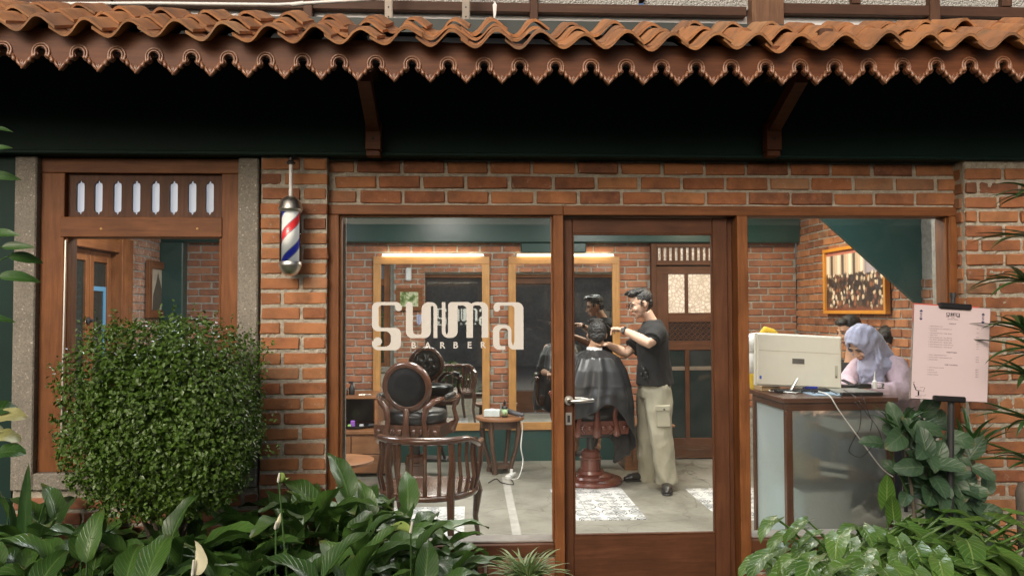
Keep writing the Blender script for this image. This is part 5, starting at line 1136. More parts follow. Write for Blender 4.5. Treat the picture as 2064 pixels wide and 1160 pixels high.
# ================================================================ plants
def leafmat(name, c, c2, vein, rough=.32, nv=9, trans=.15, skew=1.6, vs=.5):
    m, n, b, new = nm(name); tc = new('ShaderNodeTexCoord'); sp = new('ShaderNodeSeparateXYZ'); n.links.new(tc.outputs['UV'], sp.inputs[0])
    oi = new('ShaderNodeObjectInfo'); v = coords(n)
    au = math_(n,'ABSOLUTE', math_(n,'SUBTRACT', sp.outputs[0], .5))
    mid = ramp(n, au, [(.012,1),(.045,0)])
    st = math_(n,'FRACT', math_(n,'MULTIPLY', math_(n,'SUBTRACT', sp.outputs[1], math_(n,'MULTIPLY', au, skew*.35)), nv))
    sv = ramp(n, math_(n,'ABSOLUTE', math_(n,'SUBTRACT', st, .5)), [(.0,1),(.14,0)])
    base = mixc(n, oi.outputs['Random'], c, c2); base = mixc(n, math_(n,'MULTIPLY', ramp(n, noise(n, v, 6, 4), [(.4,0),(.7,1)]), .5), base, tuple(x*.55 for x in c))
    col = mixc(n, math_(n,'MULTIPLY', math_(n,'MAXIMUM', mid, math_(n,'MULTIPLY', sv, .55)), vs), base, vein)
    n.links.new(col, b.inputs['Base Color']); b.inputs['Roughness'].default_value = rough; b.inputs['Specular IOR Level'].default_value = .5
    h = bump(n, None, math_(n,'MAXIMUM', mid, sv), .35, .004); bump(n, b, noise(n, v, 35, 3), .25, .004, h)
    tip = math_(n,'MULTIPLY', math_(n,'ADD', ramp(n, sp.outputs[1], [(.84,0),(1,.5)]), ramp(n, noise(n, v, 16, 5, .7), [(.62,0),(.70,.35)])), ramp(n, oi.outputs['Random'], [(.35,0),(.8,1)]))
    col = mixc(n, tip, col, (.16,.105,.04)); n.links.new(col, b.inputs['Base Color'])
    tr = new('ShaderNodeBsdfTranslucent'); n.links.new(col, tr.inputs[0]); mx = new('ShaderNodeMixShader'); mx.inputs[0].default_value = trans
    n.links.new(b.outputs[0], mx.inputs[1]); n.links.new(tr.outputs[0], mx.inputs[2]); n.links.new(mx.outputs[0], n.nodes['Material Output'].inputs[0]); return m
M['lily'] = leafmat('lily_leaf', (.028,.072,.014), (.066,.145,.026), (.15,.23,.07), .36, 11)
M['philo'] = leafmat('heart_leaf', (.055,.130,.022), (.10,.195,.034), (.24,.33,.10), .30, 8, vs=.7)
M['round'] = leafmat('dull_round_leaf', (.032,.072,.036), (.048,.098,.044), (.14,.20,.11), .45, 5, vs=.4)
M['blade'] = leafmat('palm_blade', (.028,.078,.020), (.045,.11,.028), (.10,.17,.06), .28, 1, vs=.3)
M['spider'] = leafmat('striped_blade', (.13,.22,.06), (.16,.25,.08), (.55,.58,.36), .4, 1, vs=.9)
M['tree'] = leafmat('broad_tree_leaf', (.035,.095,.020), (.05,.13,.025), (.11,.19,.06), .35, 8)
M['yellow'] = leafmat('yellowing_leaf', (.42,.42,.16), (.48,.46,.20), (.5,.5,.25), .5, 7, .25, vs=.3)
M['bush'] = leafmat('small_bush_leaf', (.072,.138,.016), (.072,.138,.016), (.08,.14,.03), .30, 3, .12, vs=.3)
M['spathe'] = plain('spathe_cream', (.72,.68,.48), .55, c2=(.66,.64,.40), sc=10); M['spathe_g'] = plain('spathe_green', (.22,.34,.08), .5, c2=(.34,.42,.13), sc=14)
M['stem'] = plain('green_stem', (.05,.11,.025), .5); M['bark'] = plain('grey_bark', (.12,.10,.075), .9, bp=.8, bs=30, bd=.01)
def leaf(name, mat, Lp, Ll, Wd, th, pr=.0035, cup=.15, wav=.03, kind='lance', twist=0, seed=0, nu=6, nv=11):
    """th = angles from the vertical at the petiole root, at the blade root and at the tip"""
    rr = random.Random(seed); b = MB(); p = V((0,0,0)); pts = [p.copy()]; n1 = 6
    for k in range(n1):
        a = th[0]+(th[1]-th[0])*(k+.5)/n1*.6; p = p+V((0, sin(a), cos(a)))*Lp/n1; pts.append(p.copy())
    if Lp > .001: b.tube(pts, [pr*1.2]*3+[pr]*(len(pts)-3), 5)
    sp_ = [p.copy()]; an = []
    for k in range(nv):
        a = th[1]+(th[2]-th[1])*(k+.5)/nv; an.append(a); p = p+V((0, sin(a), cos(a)))*Ll/nv; sp_.append(p.copy())
    an.append(an[-1]); ph = rr.uniform(0, 6)
    def w(v):
        if kind == 'round': return sin(pi*min(1, v**.8))**.55
        if kind == 'heart': return (min(1, (v+.12)*3.2)**.5)*(1-v**2.4)**.8
        if kind == 'blade': return (min(1, v*6+.25))*(1-v**3)
        return sin(pi*v**.72)**.85*(1-.15*v)
    def fn(u, v):
        i = min(int(v*nv), nv-1); f = v*nv-i; c = sp_[i].lerp(sp_[i+1], f); a = an[i]; x = (u-.5)*2
        T_ = V((0, sin(a), cos(a))); N_ = V((0, -cos(a), sin(a)))
        ww = w(v)*Wd/2; tw_ = twist*v; X_ = V((cos(tw_), 0, 0)) + N_*sin(tw_)
        q = c + X_*x*ww + N_*(abs(x)**1.4*ww*cup*2 + wav*Wd*abs(x)**1.5*sin(v*15+ph+(2 if x > 0 else 0)) - abs(x)*0)
        if kind == 'heart': q = q - T_*Ll*.26*abs(x)**1.3*max(0, 1-v*2.2)**2*(1.0 if abs(x) > .05 else 0)
        return q
    b.grid(fn, nu, nv); return b.mesh(name, mat, 'full')
def vset(name, mat, specs, **k): return [leaf(name, mat, *s, seed=i, **k) for i, s in enumerate(specs)]
rp = random.Random(11)
def ru(a, b): return rp.uniform(a, b)
LILY = vset('leaf', M['lily'], [(.42*ru(.85,1.1), .22*ru(.85,1.2), .112*ru(.85,1.15), (R(ru(2,10)), R(ru(30,60)), R(ru(90,140)))) for _ in range(6)] + [(.33, .22*ru(.85,1.2), .108, (R(ru(8,16)), R(ru(50,80)), R(ru(110,155)))) for _ in range(5)] + [(.44, .22, .095, (R(2), R(14), R(65))), (.22, .22, .11, (R(14), R(60), R(115))), (.15, .22, .11, (R(20), R(60), R(115)))], wav=.05, cup=.22)
def plant(name, label, cat, x, y, z, meshes, n, s, group=None, part_='leaf', smin=.8, smax=1.1, yaw=None, tilt=.15, rr=None, spread=.03):
    rr = rr or rp; t = thing(name, label, cat, (x, y, z), 0, group)
    for k in range(n):
        a = (2*pi*k*.381966*1.0+rr.uniform(-.3,.3)) if yaw is None else rr.uniform(*yaw); sc = s*rr.uniform(smin, smax)
        r0 = rr.uniform(0, spread)
        mx = MX.Translation((-sin(a)*-r0*0 + rr.uniform(-spread,spread), rr.uniform(-spread,spread), 0)) @ MX.Rotation(a, 4, 'Z') @ MX.Rotation(rr.uniform(-tilt, tilt), 4, 'X') @ MX.Rotation(rr.uniform(-tilt, tilt)*.8, 4, 'Y') @ MX.Diagonal((sc, sc, sc, 1))
        link(part_, rr.choice(meshes), t, mx)
    return t
bed = MB(); bed.grid(lambda u, v: V((-5+10.2*u*1.0, -2.6+2.53*v, .03+.04*NZ.noise(V((u*30, v*8, 1))))), 60, 16)
bed.box(-5, 5.2, -2.62, -2.6, -.16, .06); bd_ = bed.build('planting_bed', M['soil'], fixn=False); tag(bd_, kind='structure')
ZG = .03
GL = 'broad leaved lilies in the front bed'
rows = [(-.36, ((5,1000,'at the far left edge below the yellow leaves'),(105,985,'under the concrete jamb of the left window'),(215,1010,'left of the stem of the clipped bush'),(420,1015,'right of the stem of the clipped bush'),(505,985,'below the concrete sill corner left of the brick pillar'),(600,945,'in front of the brick pillar'),(668,928,'in front of the left edge of the lettered window'),(742,938,'below the slatted armchair, left of its middle'),(812,975,'below the slatted armchair, its leaves reaching the seat'),(855,1010,'at the right end of the bed, against the slatted armchair'))),
 (-.80, ((50,1050,'second row at the left edge, with a bent dry stalk'),(165,1040,'second row below the left window'),(335,1005,'behind the open white flower, with one tall upright leaf'),(455,1045,'second row between white flower and tall bud'),(560,1030,'second row behind the tall green bud'),(690,1000,'second row below the corner of the lettered window'),(785,1040,'second row beside the pale folded leaf'),(862,1085,'second row at the right end of the bed'))),
 (-1.2, ((0,1120,'front row in the lower left corner'),(110,1110,'front row left of the white flower'),(250,1105,'front row just left of the white flower'),(460,1100,'front row just right of the white flower'),(575,1090,'front row under the tall green bud'),(700,1080,'front row centre right'),(825,1110,'front row at the right end')))]
for Y_, lst in rows:
    for px_, ty, where in lst:
        q = W(px_, ty, Y_); h = q.z-ZG
        plant('peace_lily', 'broad leaved dark green lily '+where, 'plant', q.x, Y_, ZG, LILY, 27 if Y_ < -.5 else 26, h/.56, GL, smin=.72, smax=1.02)
def spathe(name, label, px_, py_, Y_, mat, L_, Wd, lean, stem_x=0, rz=0, cat='flower', th=(R(-10), R(20), R(50))):
    q = W(px_, py_, Y_); t = thing(name, label, cat, (q.x+stem_x, Y_, ZG)); h = q.z-ZG
    b = MB(); b.tube([(0,0,0), (-stem_x*.3, 0, h*.5), (-stem_x, 0, h)], [.005,.004,.0035], 7); b.build('stalk', M['stem'], t, 60)
    me = leaf('spathe', mat, 0, L_, Wd, th, cup=.35, wav=.02, seed=4); link('spathe', me, t, MX.Translation((-stem_x, 0, h-.01)) @ MX.Rotation(rz, 4, 'Z') @ MX.Rotation(lean, 4, 'Y'))
    b = MB(); b.tube([(-stem_x, -.008, h), (-stem_x+.006, -.016, h+L_*.35)], [.006,.004], 8, cap='round'); b.build('spadix', M['cream'], t, 'full'); return t
spathe('white_flower', 'open creamy white lily flower on the bed below the clipped bush', 390, 1155, -1.35, M['spathe'], .135, .062, R(-12), rz=R(150), th=(R(-5),R(-8),R(25)))
spathe('green_bud', 'tall hooked green flower bud in front of the brick pillar', 562, 968, -.9, M['spathe_g'], .085, .045, R(-35), .05, rz=R(200), th=(R(0),R(20),R(110)))
spathe('cream_bud', 'thin closed cream bud left of the tall green bud', 556, 1062, -1.0, M['spathe'], .07, .018, R(-16), .0, rz=R(180), th=(R(0),R(0),R(10)))
spathe('pale_flower', 'folded pale green flower above the bed in front of the armchair', 828, 1070, -1.0, M['spathe_g'], .11, .07, R(35), .0, rz=R(110), th=(R(10),R(50),R(120)))
# clipped bush
bx = W(338, 840, -.46); zT, zBm = W(330, 645, -.46).z, W(330, 1110, -.46).z
bush = thing('clipped_bush', 'dense clipped bush with tiny glossy leaves in front of the left window', 'bush', (bx.x, -.46, ZG))
rb = random.Random(5); zc_ = (zT+zBm)/2-ZG; hh = (zT-zBm)/2; b = MB()
def bleaf(p, nrm, s):
    n_ = (nrm*.55+V((rb.uniform(-1,1), rb.uniform(-1,1), rb.uniform(-.4,1.1)))*.75).normalized(); t_ = n_.cross(V((rb.uniform(-1,1), rb.uniform(-1,1), rb.uniform(-1,1)))).normalized(); w_ = n_.cross(t_)
    a_, q_ = t_*s, w_*s*.30; f_ = n_*s*.12
    b.add([p, p+a_*.45+q_+f_, p+a_, p+a_*.45-q_+f_, p+a_*.45], [(0,4,1),(4,2,1),(0,3,4),(4,3,2)], uvs=[(.5,0),(1,.5),(.5,1),(0,.5),(.5,.5)])
def bshape(d):                       # distance from the centre to the surface along the unit vector d
    e = 3.3; q = (abs(d.x)/.392)**e + (abs(d.y)/.36)**e + (abs(d.z)/hh)**e
    r = q**(-1/e); r *= 1-.34*max(0, -d.z-.15)/.85*1.0; r *= 1+.07*NZ.noise(d*3.1)+.05*NZ.noise(d*9); return r
for k in range(38000):
    d = V((rb.gauss(0,1), rb.gauss(0,1), rb.gauss(0,1))).normalized()
    if d.y > .6 and rb.random() < .6: continue
    r = bshape(d); dep = rb.random()**1.5*.20 if k % 4 else rb.uniform(.1, .34); p = d*max(.05, r-dep); p.z += zc_
    bleaf(p, d, rb.uniform(.015,.029) if dep < .12 else rb.uniform(.028,.042))
for k in range(150):                 # loose sprigs
    d = V((rb.uniform(-1,1)*.95, rb.uniform(-.7,.3), rb.uniform(-.1,1))).normalized(); r = bshape(d); p = d*r; p.z += zc_; g_ = (d*.5+V((rb.uniform(-.4,.4),0,.8))).normalized(); L_ = rb.uniform(.03,.10)
    for j in range(int(L_/.009)): bleaf(p+g_*(.009*j), V((rb.uniform(-1,1), rb.uniform(-1,1), .4)), rb.uniform(.013,.021))
for (px_, py_) in ((122,878),(140,905),(118,745),(150,800),(530,700),(540,850),(520,740),(545,905)):
    for j in range(22): p = W(px_, py_, -.45)-V((bx.x, -.46, ZG)); bleaf(p+V((rb.uniform(-.05,.05), rb.uniform(-.04,.04), rb.uniform(-.03,.03))), V((0,-1,.5)), rb.uniform(.016,.024))
fo = b.build('foliage', M['bush'], bush, 'full', fixn=False); fo['kind'] = 'stuff'
b = MB()
for k in range(7): a = k*.9; b.tube([(0.02*cos(a),.02*sin(a),0), (.03*cos(a),.03*sin(a),.35), (.12*cos(a),.10*sin(a),.62), (.30*cos(a),.22*sin(a),zc_+.15*sin(k*2))], [.016,.014,.009,.004], 7)
tr_ = b.build('stem', M['bark'], bush, 60); tr_['kind'] = 'stuff'
# arrow leaved plant, bottom right
PH = vset('leaf', M['philo'], [(.40*ru(.6,1.15), .108*ru(.8,1.15), .055*ru(.85,1.15), (R(ru(3,12)), R(ru(85,115)), R(ru(150,178)))) for _ in range(10)] + [(.46, .13, .064, (R(3), R(20), R(40))), (.42,.14,.066,(R(4),R(75),R(130)))], kind='heart', wav=.04, cup=.10)
for px_, ty, Y_, n_, where in ((1695,990,-.45,16,'in front of the desk, with upturned top leaves'),(1765,980,-.60,17,'below the round leaved plant'),(1850,1005,-.75,15,'beside the menu stand pole'),(1700,1055,-.95,13,'at the bottom left of the group'),(1790,1060,-1.05,14,'at the bottom edge below the books')):
    q = W(px_, ty, Y_); plant('arrow_leaf_plant', 'bright green arrow leaved plant '+where, 'plant', q.x, Y_, ZG, PH[:10] if ru(0,1) < 2 else PH, n_+100, (q.z-ZG)/.385, 'bright arrow leaved plants at the lower right', smin=.55, smax=1.05, yaw=(pi-1.6, pi+1.6), spread=.12)
for px_, py_ in ((1796,985),(1825,990),(1838,1010)):
    q = W(px_, py_, -.5); s_ = (q.z-ZG)/.56; plant('arrow_leaf_shoot', {1796:'upright bright arrow leaf, left one of the three above the clump',1825:'upright bright arrow leaf, middle one of the three above the clump',1838:'upright bright arrow leaf, right one next to the menu pole'}[px_], 'plant', q.x, -.5, ZG, PH[10:11], 2, s_, 'upright arrow leaves', yaw=(pi-.5, pi+.5), spread=.01)
# round leaved shrub with a woody stem
RD = vset('leaf', M['round'], [(.03, .105*ru(.9,1.15), .062*ru(.9,1.15), (R(30), R(ru(40,70)), R(ru(85,120)))) for _ in range(6)], kind='round', cup=.12, wav=.02, pr=.003)
sh = thing('round_leaf_shrub', 'shrub with dull green rounded leaves between the desk and the menu stand pole', 'shrub', (W(1880, 1000, -.35).x, -.35, ZG))
ox = V((sh.location.x, -.35, ZG))
def sprig(anchor, tip, n_, s, leaves=RD, par=sh, up=.3):
    a_, t_ = V(anchor), V(tip); m_ = a_.lerp(t_, .55)+V((0,-.03,.04)); b = MB(); b.tube([a_, m_, t_], [.009,.006,.004], 7); b.build('branch', M['stem'], par, 60)
    dr_ = (t_-m_).normalized()
    for k in range(n_):
        c_ = m_.lerp(t_, k/max(1, n_-1)*1.0) if k < n_*.6 else t_; a = k*2.4+ru(-.3,.3); sc = s*ru(.9,1.25)
        link('leaf', rp.choice(leaves), par, MX.Translation(c_) @ MX.Rotation(ru(-.4,.4), 4, 'Z') @ MX.Rotation(R(ru(40,75)), 4, 'X') @ MX.Rotation(a, 4, 'Z') @ MX.Diagonal((sc,sc,sc,1)))
for px_, py_, Y_, n_, s_ in ((1815,872,-.50,9,1.15),(1852,905,-.55,10,1.2),(1882,880,-.45,8,1.1),(1868,940,-.60,9,1.1),(1905,925,-.40,8,1.0),(1920,985,-.45,8,.95),(1885,1010,-.40,7,1.0),(1945,1000,-.38,6,.9),(1930,1050,-.42,7,1.0),(1965,1075,-.45,7,1.1),(1850,850,-.42,8,1.0),(1790,900,-.45,7,1.0),(1945,935,-.40,8,1.0),(1900,1075,-.40,8,1.0),(1985,1010,-.40,7,.9)):
    sprig(V((ru(-.03,.03), 0, ru(.1,.5))), W(px_, py_, Y_)-ox, n_, s_)
# slender drooping leaves right of it
DR = vset('leaf', M['lily'], [(.16, .24, .075, (R(10), R(50), R(115))), (.10, .22, .07, (R(20), R(65), R(125))), (.22, .25, .06, (R(4), R(30), R(90)))], cup=.15)
for px_, ty, Y_, n_, where in ((1975,1040,-.40,14,'right of the menu stand pole'),(2035,1085,-.55,14,'in the lower right corner'),(1955,1110,-.8,10,'at the foot of the menu stand')):
    q = W(px_, ty, Y_); plant('drooping_leaf_plant', 'dark plant with drooping oval leaves '+where, 'plant', q.x, Y_, ZG+.25, DR, n_, (q.z-ZG-.25)/.33, smin=.8)
# spiky dracaena and fan palm at the right edge
BL = vset('blade', M['blade'], [(0.0, .26*ru(.8,1.2), .026, (0, R(ru(10,50)), R(ru(50,100)))) for _ in range(7)], kind='blade', cup=.3, wav=0)
q = W(1960, 905, -.30); dc = plant('dracaena', 'spiky thin leaved dracaena behind the menu board against the brick pillar', 'plant', q.x, -.30, q.z-.02, BL, 17, 1.05, part_='blade')
b = MB(); b.tube([(0,0,.02), (.02,.02,-.3), (.0,.02,-q.z+ZG)], [.010,.012,.015], 8); b.build('stem', M['bark'], dc, 60)
q = W(1820, 812, -.5); d2 = plant('dracaena', 'bright young spiky shoot standing up in front of the pink sleeve', 'plant', q.x-.0, -.5, q.z-.14, BL, 12, .8, part_='blade', tilt=.1)
b = MB(); b.tube([(0,0,.01), (.05,.02,-.3), (.08,.02,-q.z+.12+ZG)], [.007,.008,.010], 8); b.build('stem', M['bark'], d2, 60)
FP = vset('frond_blade', M['blade'], [(0.0, .27*ru(.8,1.15), .031, (0, R(ru(50,80)), R(ru(85,135)))) for _ in range(6)], kind='blade', cup=.25, wav=0)
palm = thing('fan_palm', 'dark fan palm reaching in from the right edge beside the brick pillar', 'palm', (W(2230, 900, -.65).x, -.65, ZG))
po = V(palm.location)
for px_, py_, Y_, n_, rz_ in ((2092,395,-.6,9,80),(2085,480,-.7,10,85),(2068,570,-.65,10,95),(2068,670,-.7,10,80),(2075,760,-.6,10,100),(2082,850,-.65,9,80),(2095,710,-.8,9,85),(2075,930,-.5,10,85)):
    tip = W(px_, py_, Y_)-po; b = MB(); b.tube([(0,.0,tip.z*.4), (tip.x*.4, 0, tip.z*.8), tip], [.008,.006,.004], 7); b.build('frond_stem', M['stem'], palm, 60)
    for k in range(n_):
        a = R(rz_)+(k-(n_-1)/2)*.38; sc = ru(.8,1.1); link('frond_blade', rp.choice(FP), palm, MX.Translation(tip) @ MX.Rotation(a, 4, 'Z') @ MX.Rotation(ru(-.35,.25), 4, 'X') @ MX.Diagonal((sc,sc,sc,1)))
b = MB(); b.tube([(0,0,0),(0.01,0,.6),(0,.01,1.3),(0.02,0,2.0)], [.03,.026,.024,.018], 10); b.build('trunk', M['bark'], palm, 60)
tk = MB(); q = W(2072, 1080, -.62); tk.tube([(q.x+.02, -.62, ZG), (q.x, -.62, .5), (q.x-.01, -.62, .66), (q.x-.005,-.62,.70)], [.05,.042,.038,.03], 14); tr = tk.build('cut_trunk', M['bark'], None, 60); tag(tr, 'smooth grey trunk at the lower right edge', 'trunk')
spathe('yellow_flower', 'small pale yellow flower at the right edge near the trunk', 2052, 1118, -.8, M['spathe'], .05, .045, R(10), .0, rz=R(180))
# spider plant by the door
SPD = vset('blade', M['spider'], [(0.0, .23*ru(.8,1.15), .013, (0, R(ru(8,40)), R(ru(60,120)))) for _ in range(8)], kind='blade', cup=.3, wav=0, nv=8, nu=2)
q = W(1062, 1112, -.45); plant('spider_plant', 'small striped spider plant at the foot of the door frame', 'plant', q.x, -.45, q.z-.15, SPD, 110, 1.0, part_='blade', tilt=.35, spread=.02)
pm = MB(); pm.tube([(0,0,.0),(0,0,-q.z+.20+ZG)], [.03,.04], 10); pm.build('crown_base', M['soil'], bpy.data.objects['spider_plant'])
# branches entering at the left edge
TL = vset('leaf', M['tree'], [(.02, .17*ru(.9,1.1), .060, (R(30), R(ru(60,85)), R(ru(100,135)))) for _ in range(5)], kind='lance', cup=.15, wav=.02)
tl = thing('leafy_branch', 'leafy tree branches hanging in from the left edge beside the window', 'branch', (W(-75, 600, -.7).x, -.7, ZG)); to = V(tl.location)
b = MB(); b.tube([(0,0,0),(-.03,0,.8),(.0,.02,1.5),(-.02,0,2.3)], [.03,.026,.020,.014], 9); b.build('stem', M['bark'], tl, 60)
LV = [(-22,262,-70,.42),(-15,303,-80,.40),(-30,352,-60,.62),(-28,478,-95,.75),(0,500,-85,.62),(8,520,-55,.8),(-10,560,-70,.8),(-30,640,-60,.5)]
for px_, py_, yaw_, s_ in LV:
    p = W(px_, py_, -.7)-to; b = MB(); b.tube([(0,0,p.z-.1), p], [.005,.003], 5); b.build('twig', M['stem'], tl); s_ *= 1.15
    link('leaf', rp.choice(TL), tl, MX.Translation(p) @ MX.Rotation(R(yaw_), 4, 'Z') @ MX.Rotation(ru(-.2,.3), 4, 'X') @ MX.Rotation(R(ru(45,80)), 4, 'Y') @ MX.Diagonal((s_,s_,s_,1)))
yl = thing('yellow_leaf_plant', 'pale yellow and green broad leaves at the left edge above the lilies', 'plant', (W(-35, 900, -.6).x, -.6, ZG)); yo = V(yl.location)
YL = vset('leaf', M['yellow'], [(.0, .12, .085, (0, R(60), R(125))), (.0,.11,.08,(0,R(80),R(140)))], kind='round', cup=.1); GLf = vset('leaf', M['tree'], [(.0, .12, .085, (0, R(60), R(125)))], kind='round', cup=.1)
b = MB(); b.tube([(0,0,0),(0,0,.5),(-.01,0,1.0)], [.012,.010,.008], 8); b.build('stem', M['stem'], yl, 60)
for px_, py_, yaw_, ms in ((-8,868,-75,YL),(-12,905,-60,YL),(-20,855,-40,GLf),(-8,940,-80,GLf),(-25,890,-20,YL)): link('leaf', rp.choice(ms), yl, MX.Translation(W(px_, py_-25, -.62)-yo) @ MX.Rotation(R(yaw_), 4, 'Z') @ MX.Rotation(R(35), 4, 'Y'))
SN = vset('blade', M['blade'], [(0.0, .34, .060, (0, R(2), R(6))), (0.0,.26,.05,(0,R(8),R(14)))], kind='blade', cup=.2, wav=0)
q = W(52, 932, -.42); sn = thing('snake_plant', 'upright banded snake plant leaves below the left concrete jamb', 'plant', (q.x, -.42, q.z-.36))
for a, s_, dx_ in ((0, 1.05, 0), (1.2, .8, -.04), (-1.0, .85, .05)): link('blade', SN[0 if dx_ == 0 else 1], sn, MX.Translation((dx_,0,0)) @ MX.Rotation(a, 4, 'Z') @ MX.Diagonal((s_,s_,s_,1)))
b = MB(); b.tube([(0,0,.0),(0,0,-q.z+.36+ZG)], [.03,.04], 10); b.build('root_clump', M['soil'], sn)
# ================================================================ small things
# barber pole
bp = thing('barber_pole', 'chrome capped barber pole with red white and blue spiral hanging on the brick pillar', 'barber pole'); PY = -.155
c_ = W(585.5, 480, PY); zt_, zb_ = W(585, 395, PY).z, W(585, 556, PY).z; zg1, zg0 = W(585, 427, PY).z, W(585, 528, PY).z; bp.location = (c_.x, PY, 0)
rg = .0525
b = MB(); b.lathe([(0,zt_),(.018,zt_-.001),(.036,zt_-.012),(.050,zt_-.032),(.056,zt_-.055),(.058,zt_-.060),(.060,zt_-.066),(.056,zt_-.070),(.053,zg1-.002),(0,zg1-.002)][::-1], 40); b.build('top_cap', M['steel'], bp, 50)
b = MB(); b.lathe([(0,zb_),(.018,zb_+.001),(.036,zb_+.012),(.048,zb_+.032),(.054,zb_+.050),(.056,zb_+.055),(.053,zb_+.062),(.053,zg0+.002),(0,zg0+.002)], 40); b.build('bottom_cap', M['steel'], bp, 50)
def pole_mat():
    m, n, b, new = nm('spiral_stripes'); tc = new('ShaderNodeTexCoord'); sp = new('ShaderNodeSeparateXYZ'); n.links.new(tc.outputs['Object'], sp.inputs[0])
    ang = math_(n,'ARCTAN2', sp.outputs[1], sp.outputs[0]); pitch = .25
    t = math_(n,'FRACT', math_(n,'ADD', math_(n,'MULTIPLY', ang, 1/(2*pi)), math_(n,'DIVIDE', math_(n,'SUBTRACT', zg1+.175, sp.outputs[2]), pitch)))
    S = (.30,.30,.33); Wt = (.80,.79,.74)
    c = ramp(n, t, [(0,Wt), (.20,S), (.225,(.015,.03,.42)), (.38,S), (.405,Wt), (.68,S), (.705,(.66,.025,.03)), (.88,S), (.905,Wt)], 'CONSTANT')
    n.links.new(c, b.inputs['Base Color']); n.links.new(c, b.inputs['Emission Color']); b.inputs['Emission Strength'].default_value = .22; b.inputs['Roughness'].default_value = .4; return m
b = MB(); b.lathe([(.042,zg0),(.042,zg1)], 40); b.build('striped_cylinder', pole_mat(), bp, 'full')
b = MB(); b.lathe([(rg,zg0),(rg,zg1)], 40); b.build('glass_tube', M['glass'], bp, 'full')
b = MB(); zz = W(585, 330, PY).z; b.tube([(0,0,zt_-.002),(0,0,zz)], .0095, 12); b.build('hanger_rod', M['white'], bp, 60)
b = MB(); b.lathe([(0,zz-.004),(.020,zz-.002),(.022,zz+.008),(.010,zz+.016),(.010,zz+.03),(0,zz+.03)], 16); b.tube([(0,0,zz+.02),(.01,.04,zz+.04),(.0,.085,zz+.05)], .010, 8); b.build('bracket', M['blackm'], bp, 50)
# menu stand
ms = thing('menu_stand', 'black pole stand holding a pale pink service menu, right of the desk', 'menu stand'); MY = -.62
ptop, pbot = W(1921, 590, MY+.02), W(1909, 1165, MY+.02)
b = MB(); b.tube([ptop, ptop.lerp(pbot, .35)], .0105, 12); b.tube([ptop.lerp(pbot, .34), V((pbot.x, MY+.02, -.1))], .0145, 12); b.build('pole', M['blackm'], ms, 60)
b = MB(); b.tube([ptop+V((0,0,-.02)), ptop+V((0,0,.0))], .015, 12); kq = W(1908, 1128, MY+.02); b.lathe([(.016,-.01),(.030,-.006),(.030,.012),(.016,.016)], 16, c=kq); b.box(kq.x-.05, kq.x-.02, MY+.0, MY+.03, kq.z-.02, kq.z+.01, .004); b.build('collar', M['blackm'], ms, 50)
for a in (.4, 2.5, 4.6): b = MB(); b.tube([(pbot.x+.02*cos(a), MY+.02+.02*sin(a), kq.z-.01), (pbot.x+.28*cos(a), MY+.02+.28*sin(a), .0)], .010, 8); b.build('leg', M['blackm'], ms, 60)
c00, c10, c11, c01 = W(1837, 800, MY), W(1990, 812, MY), W(1996, 620, MY), W(1843, 615, MY)
ux_ = ((c10-c00)+(c11-c01))/2; mw = ux_.length; mh = ((c01-c00).length+(c11-c10).length)/2; cen = (c00+c10+c11+c01)/4; rot = atan2(ux_.z, ux_.x)
TM = MX.Translation(cen) @ MX.Rotation(-rot, 4, 'Y')
pinkm = plain('pink_paper', (.56,.46,.47), .6, c2=(.54,.44,.45)); ink = plain('black_ink', (.02,.02,.03), .6); grey = plain('grey_ink', (.16,.14,.15), .6, c2=(.14,.12,.13)); redp = plain('red_sheet', (.50,.10,.07), .5); navy = plain('navy_ink', (.02,.03,.10), .6)
acry = glassmat('acrylic_sleeve', 1.0)
b = MB(); b.box(-mw/2, mw/2, .0015, .004, -mh/2, mh/2, 0, TM); b.build('menu_sheet', pinkm, ms)
b = MB(); b.box(-mw/2-.002, mw/2-.05, .005, .007, mh/2-.08, mh/2+.006, 0, TM); b.build('red_backing_sheet', redp, ms)
b = MB(); b.box(-mw/2-.004, mw/2+.007, .008, .0095, -mh/2-.003, mh/2+.003, 0, TM); b.build('sleeve', plain('clear_edge', (.30,.28,.26), .2), ms)
for z_, x_ in ((mh/2+.002, .01), (-mh/2+.006, -.002)): b = MB(); b.box(x_-.075, x_+.075, -.012, .016, z_-.013, z_+.013, .005, TM @ MX.Rotation(.0, 4, 'Y')); b.build('clip_bar', M['black'], ms)
def mtext(txt, x, z, size, mat, align='LEFT', bold=0): link('print_text', text_mesh(txt, size, mat, .0001, bold, align), ms, TM @ MX.Translation((x, .0012, z)) @ MX.Rotation(pi/2, 4, 'X'))
kk = .062/1910; wx, wz = .004, mh/2-.038
for gl_ in glyphs():
    b = MB()
    for i, poly in enumerate(gl_): b.prism([(wx+(x-1017)*kk, wz-(y-418)*kk) for x, y in poly], .0006-.0001*i, .0014, TM)
    b.build('print_letter', ink, ms)
mtext('BARBER', wx, wz-.0125, .0045, ink, 'CENTER', .0001); mtext('SERVICE MENU', wx, mh/2-.060, .0075, grey, 'CENTER')
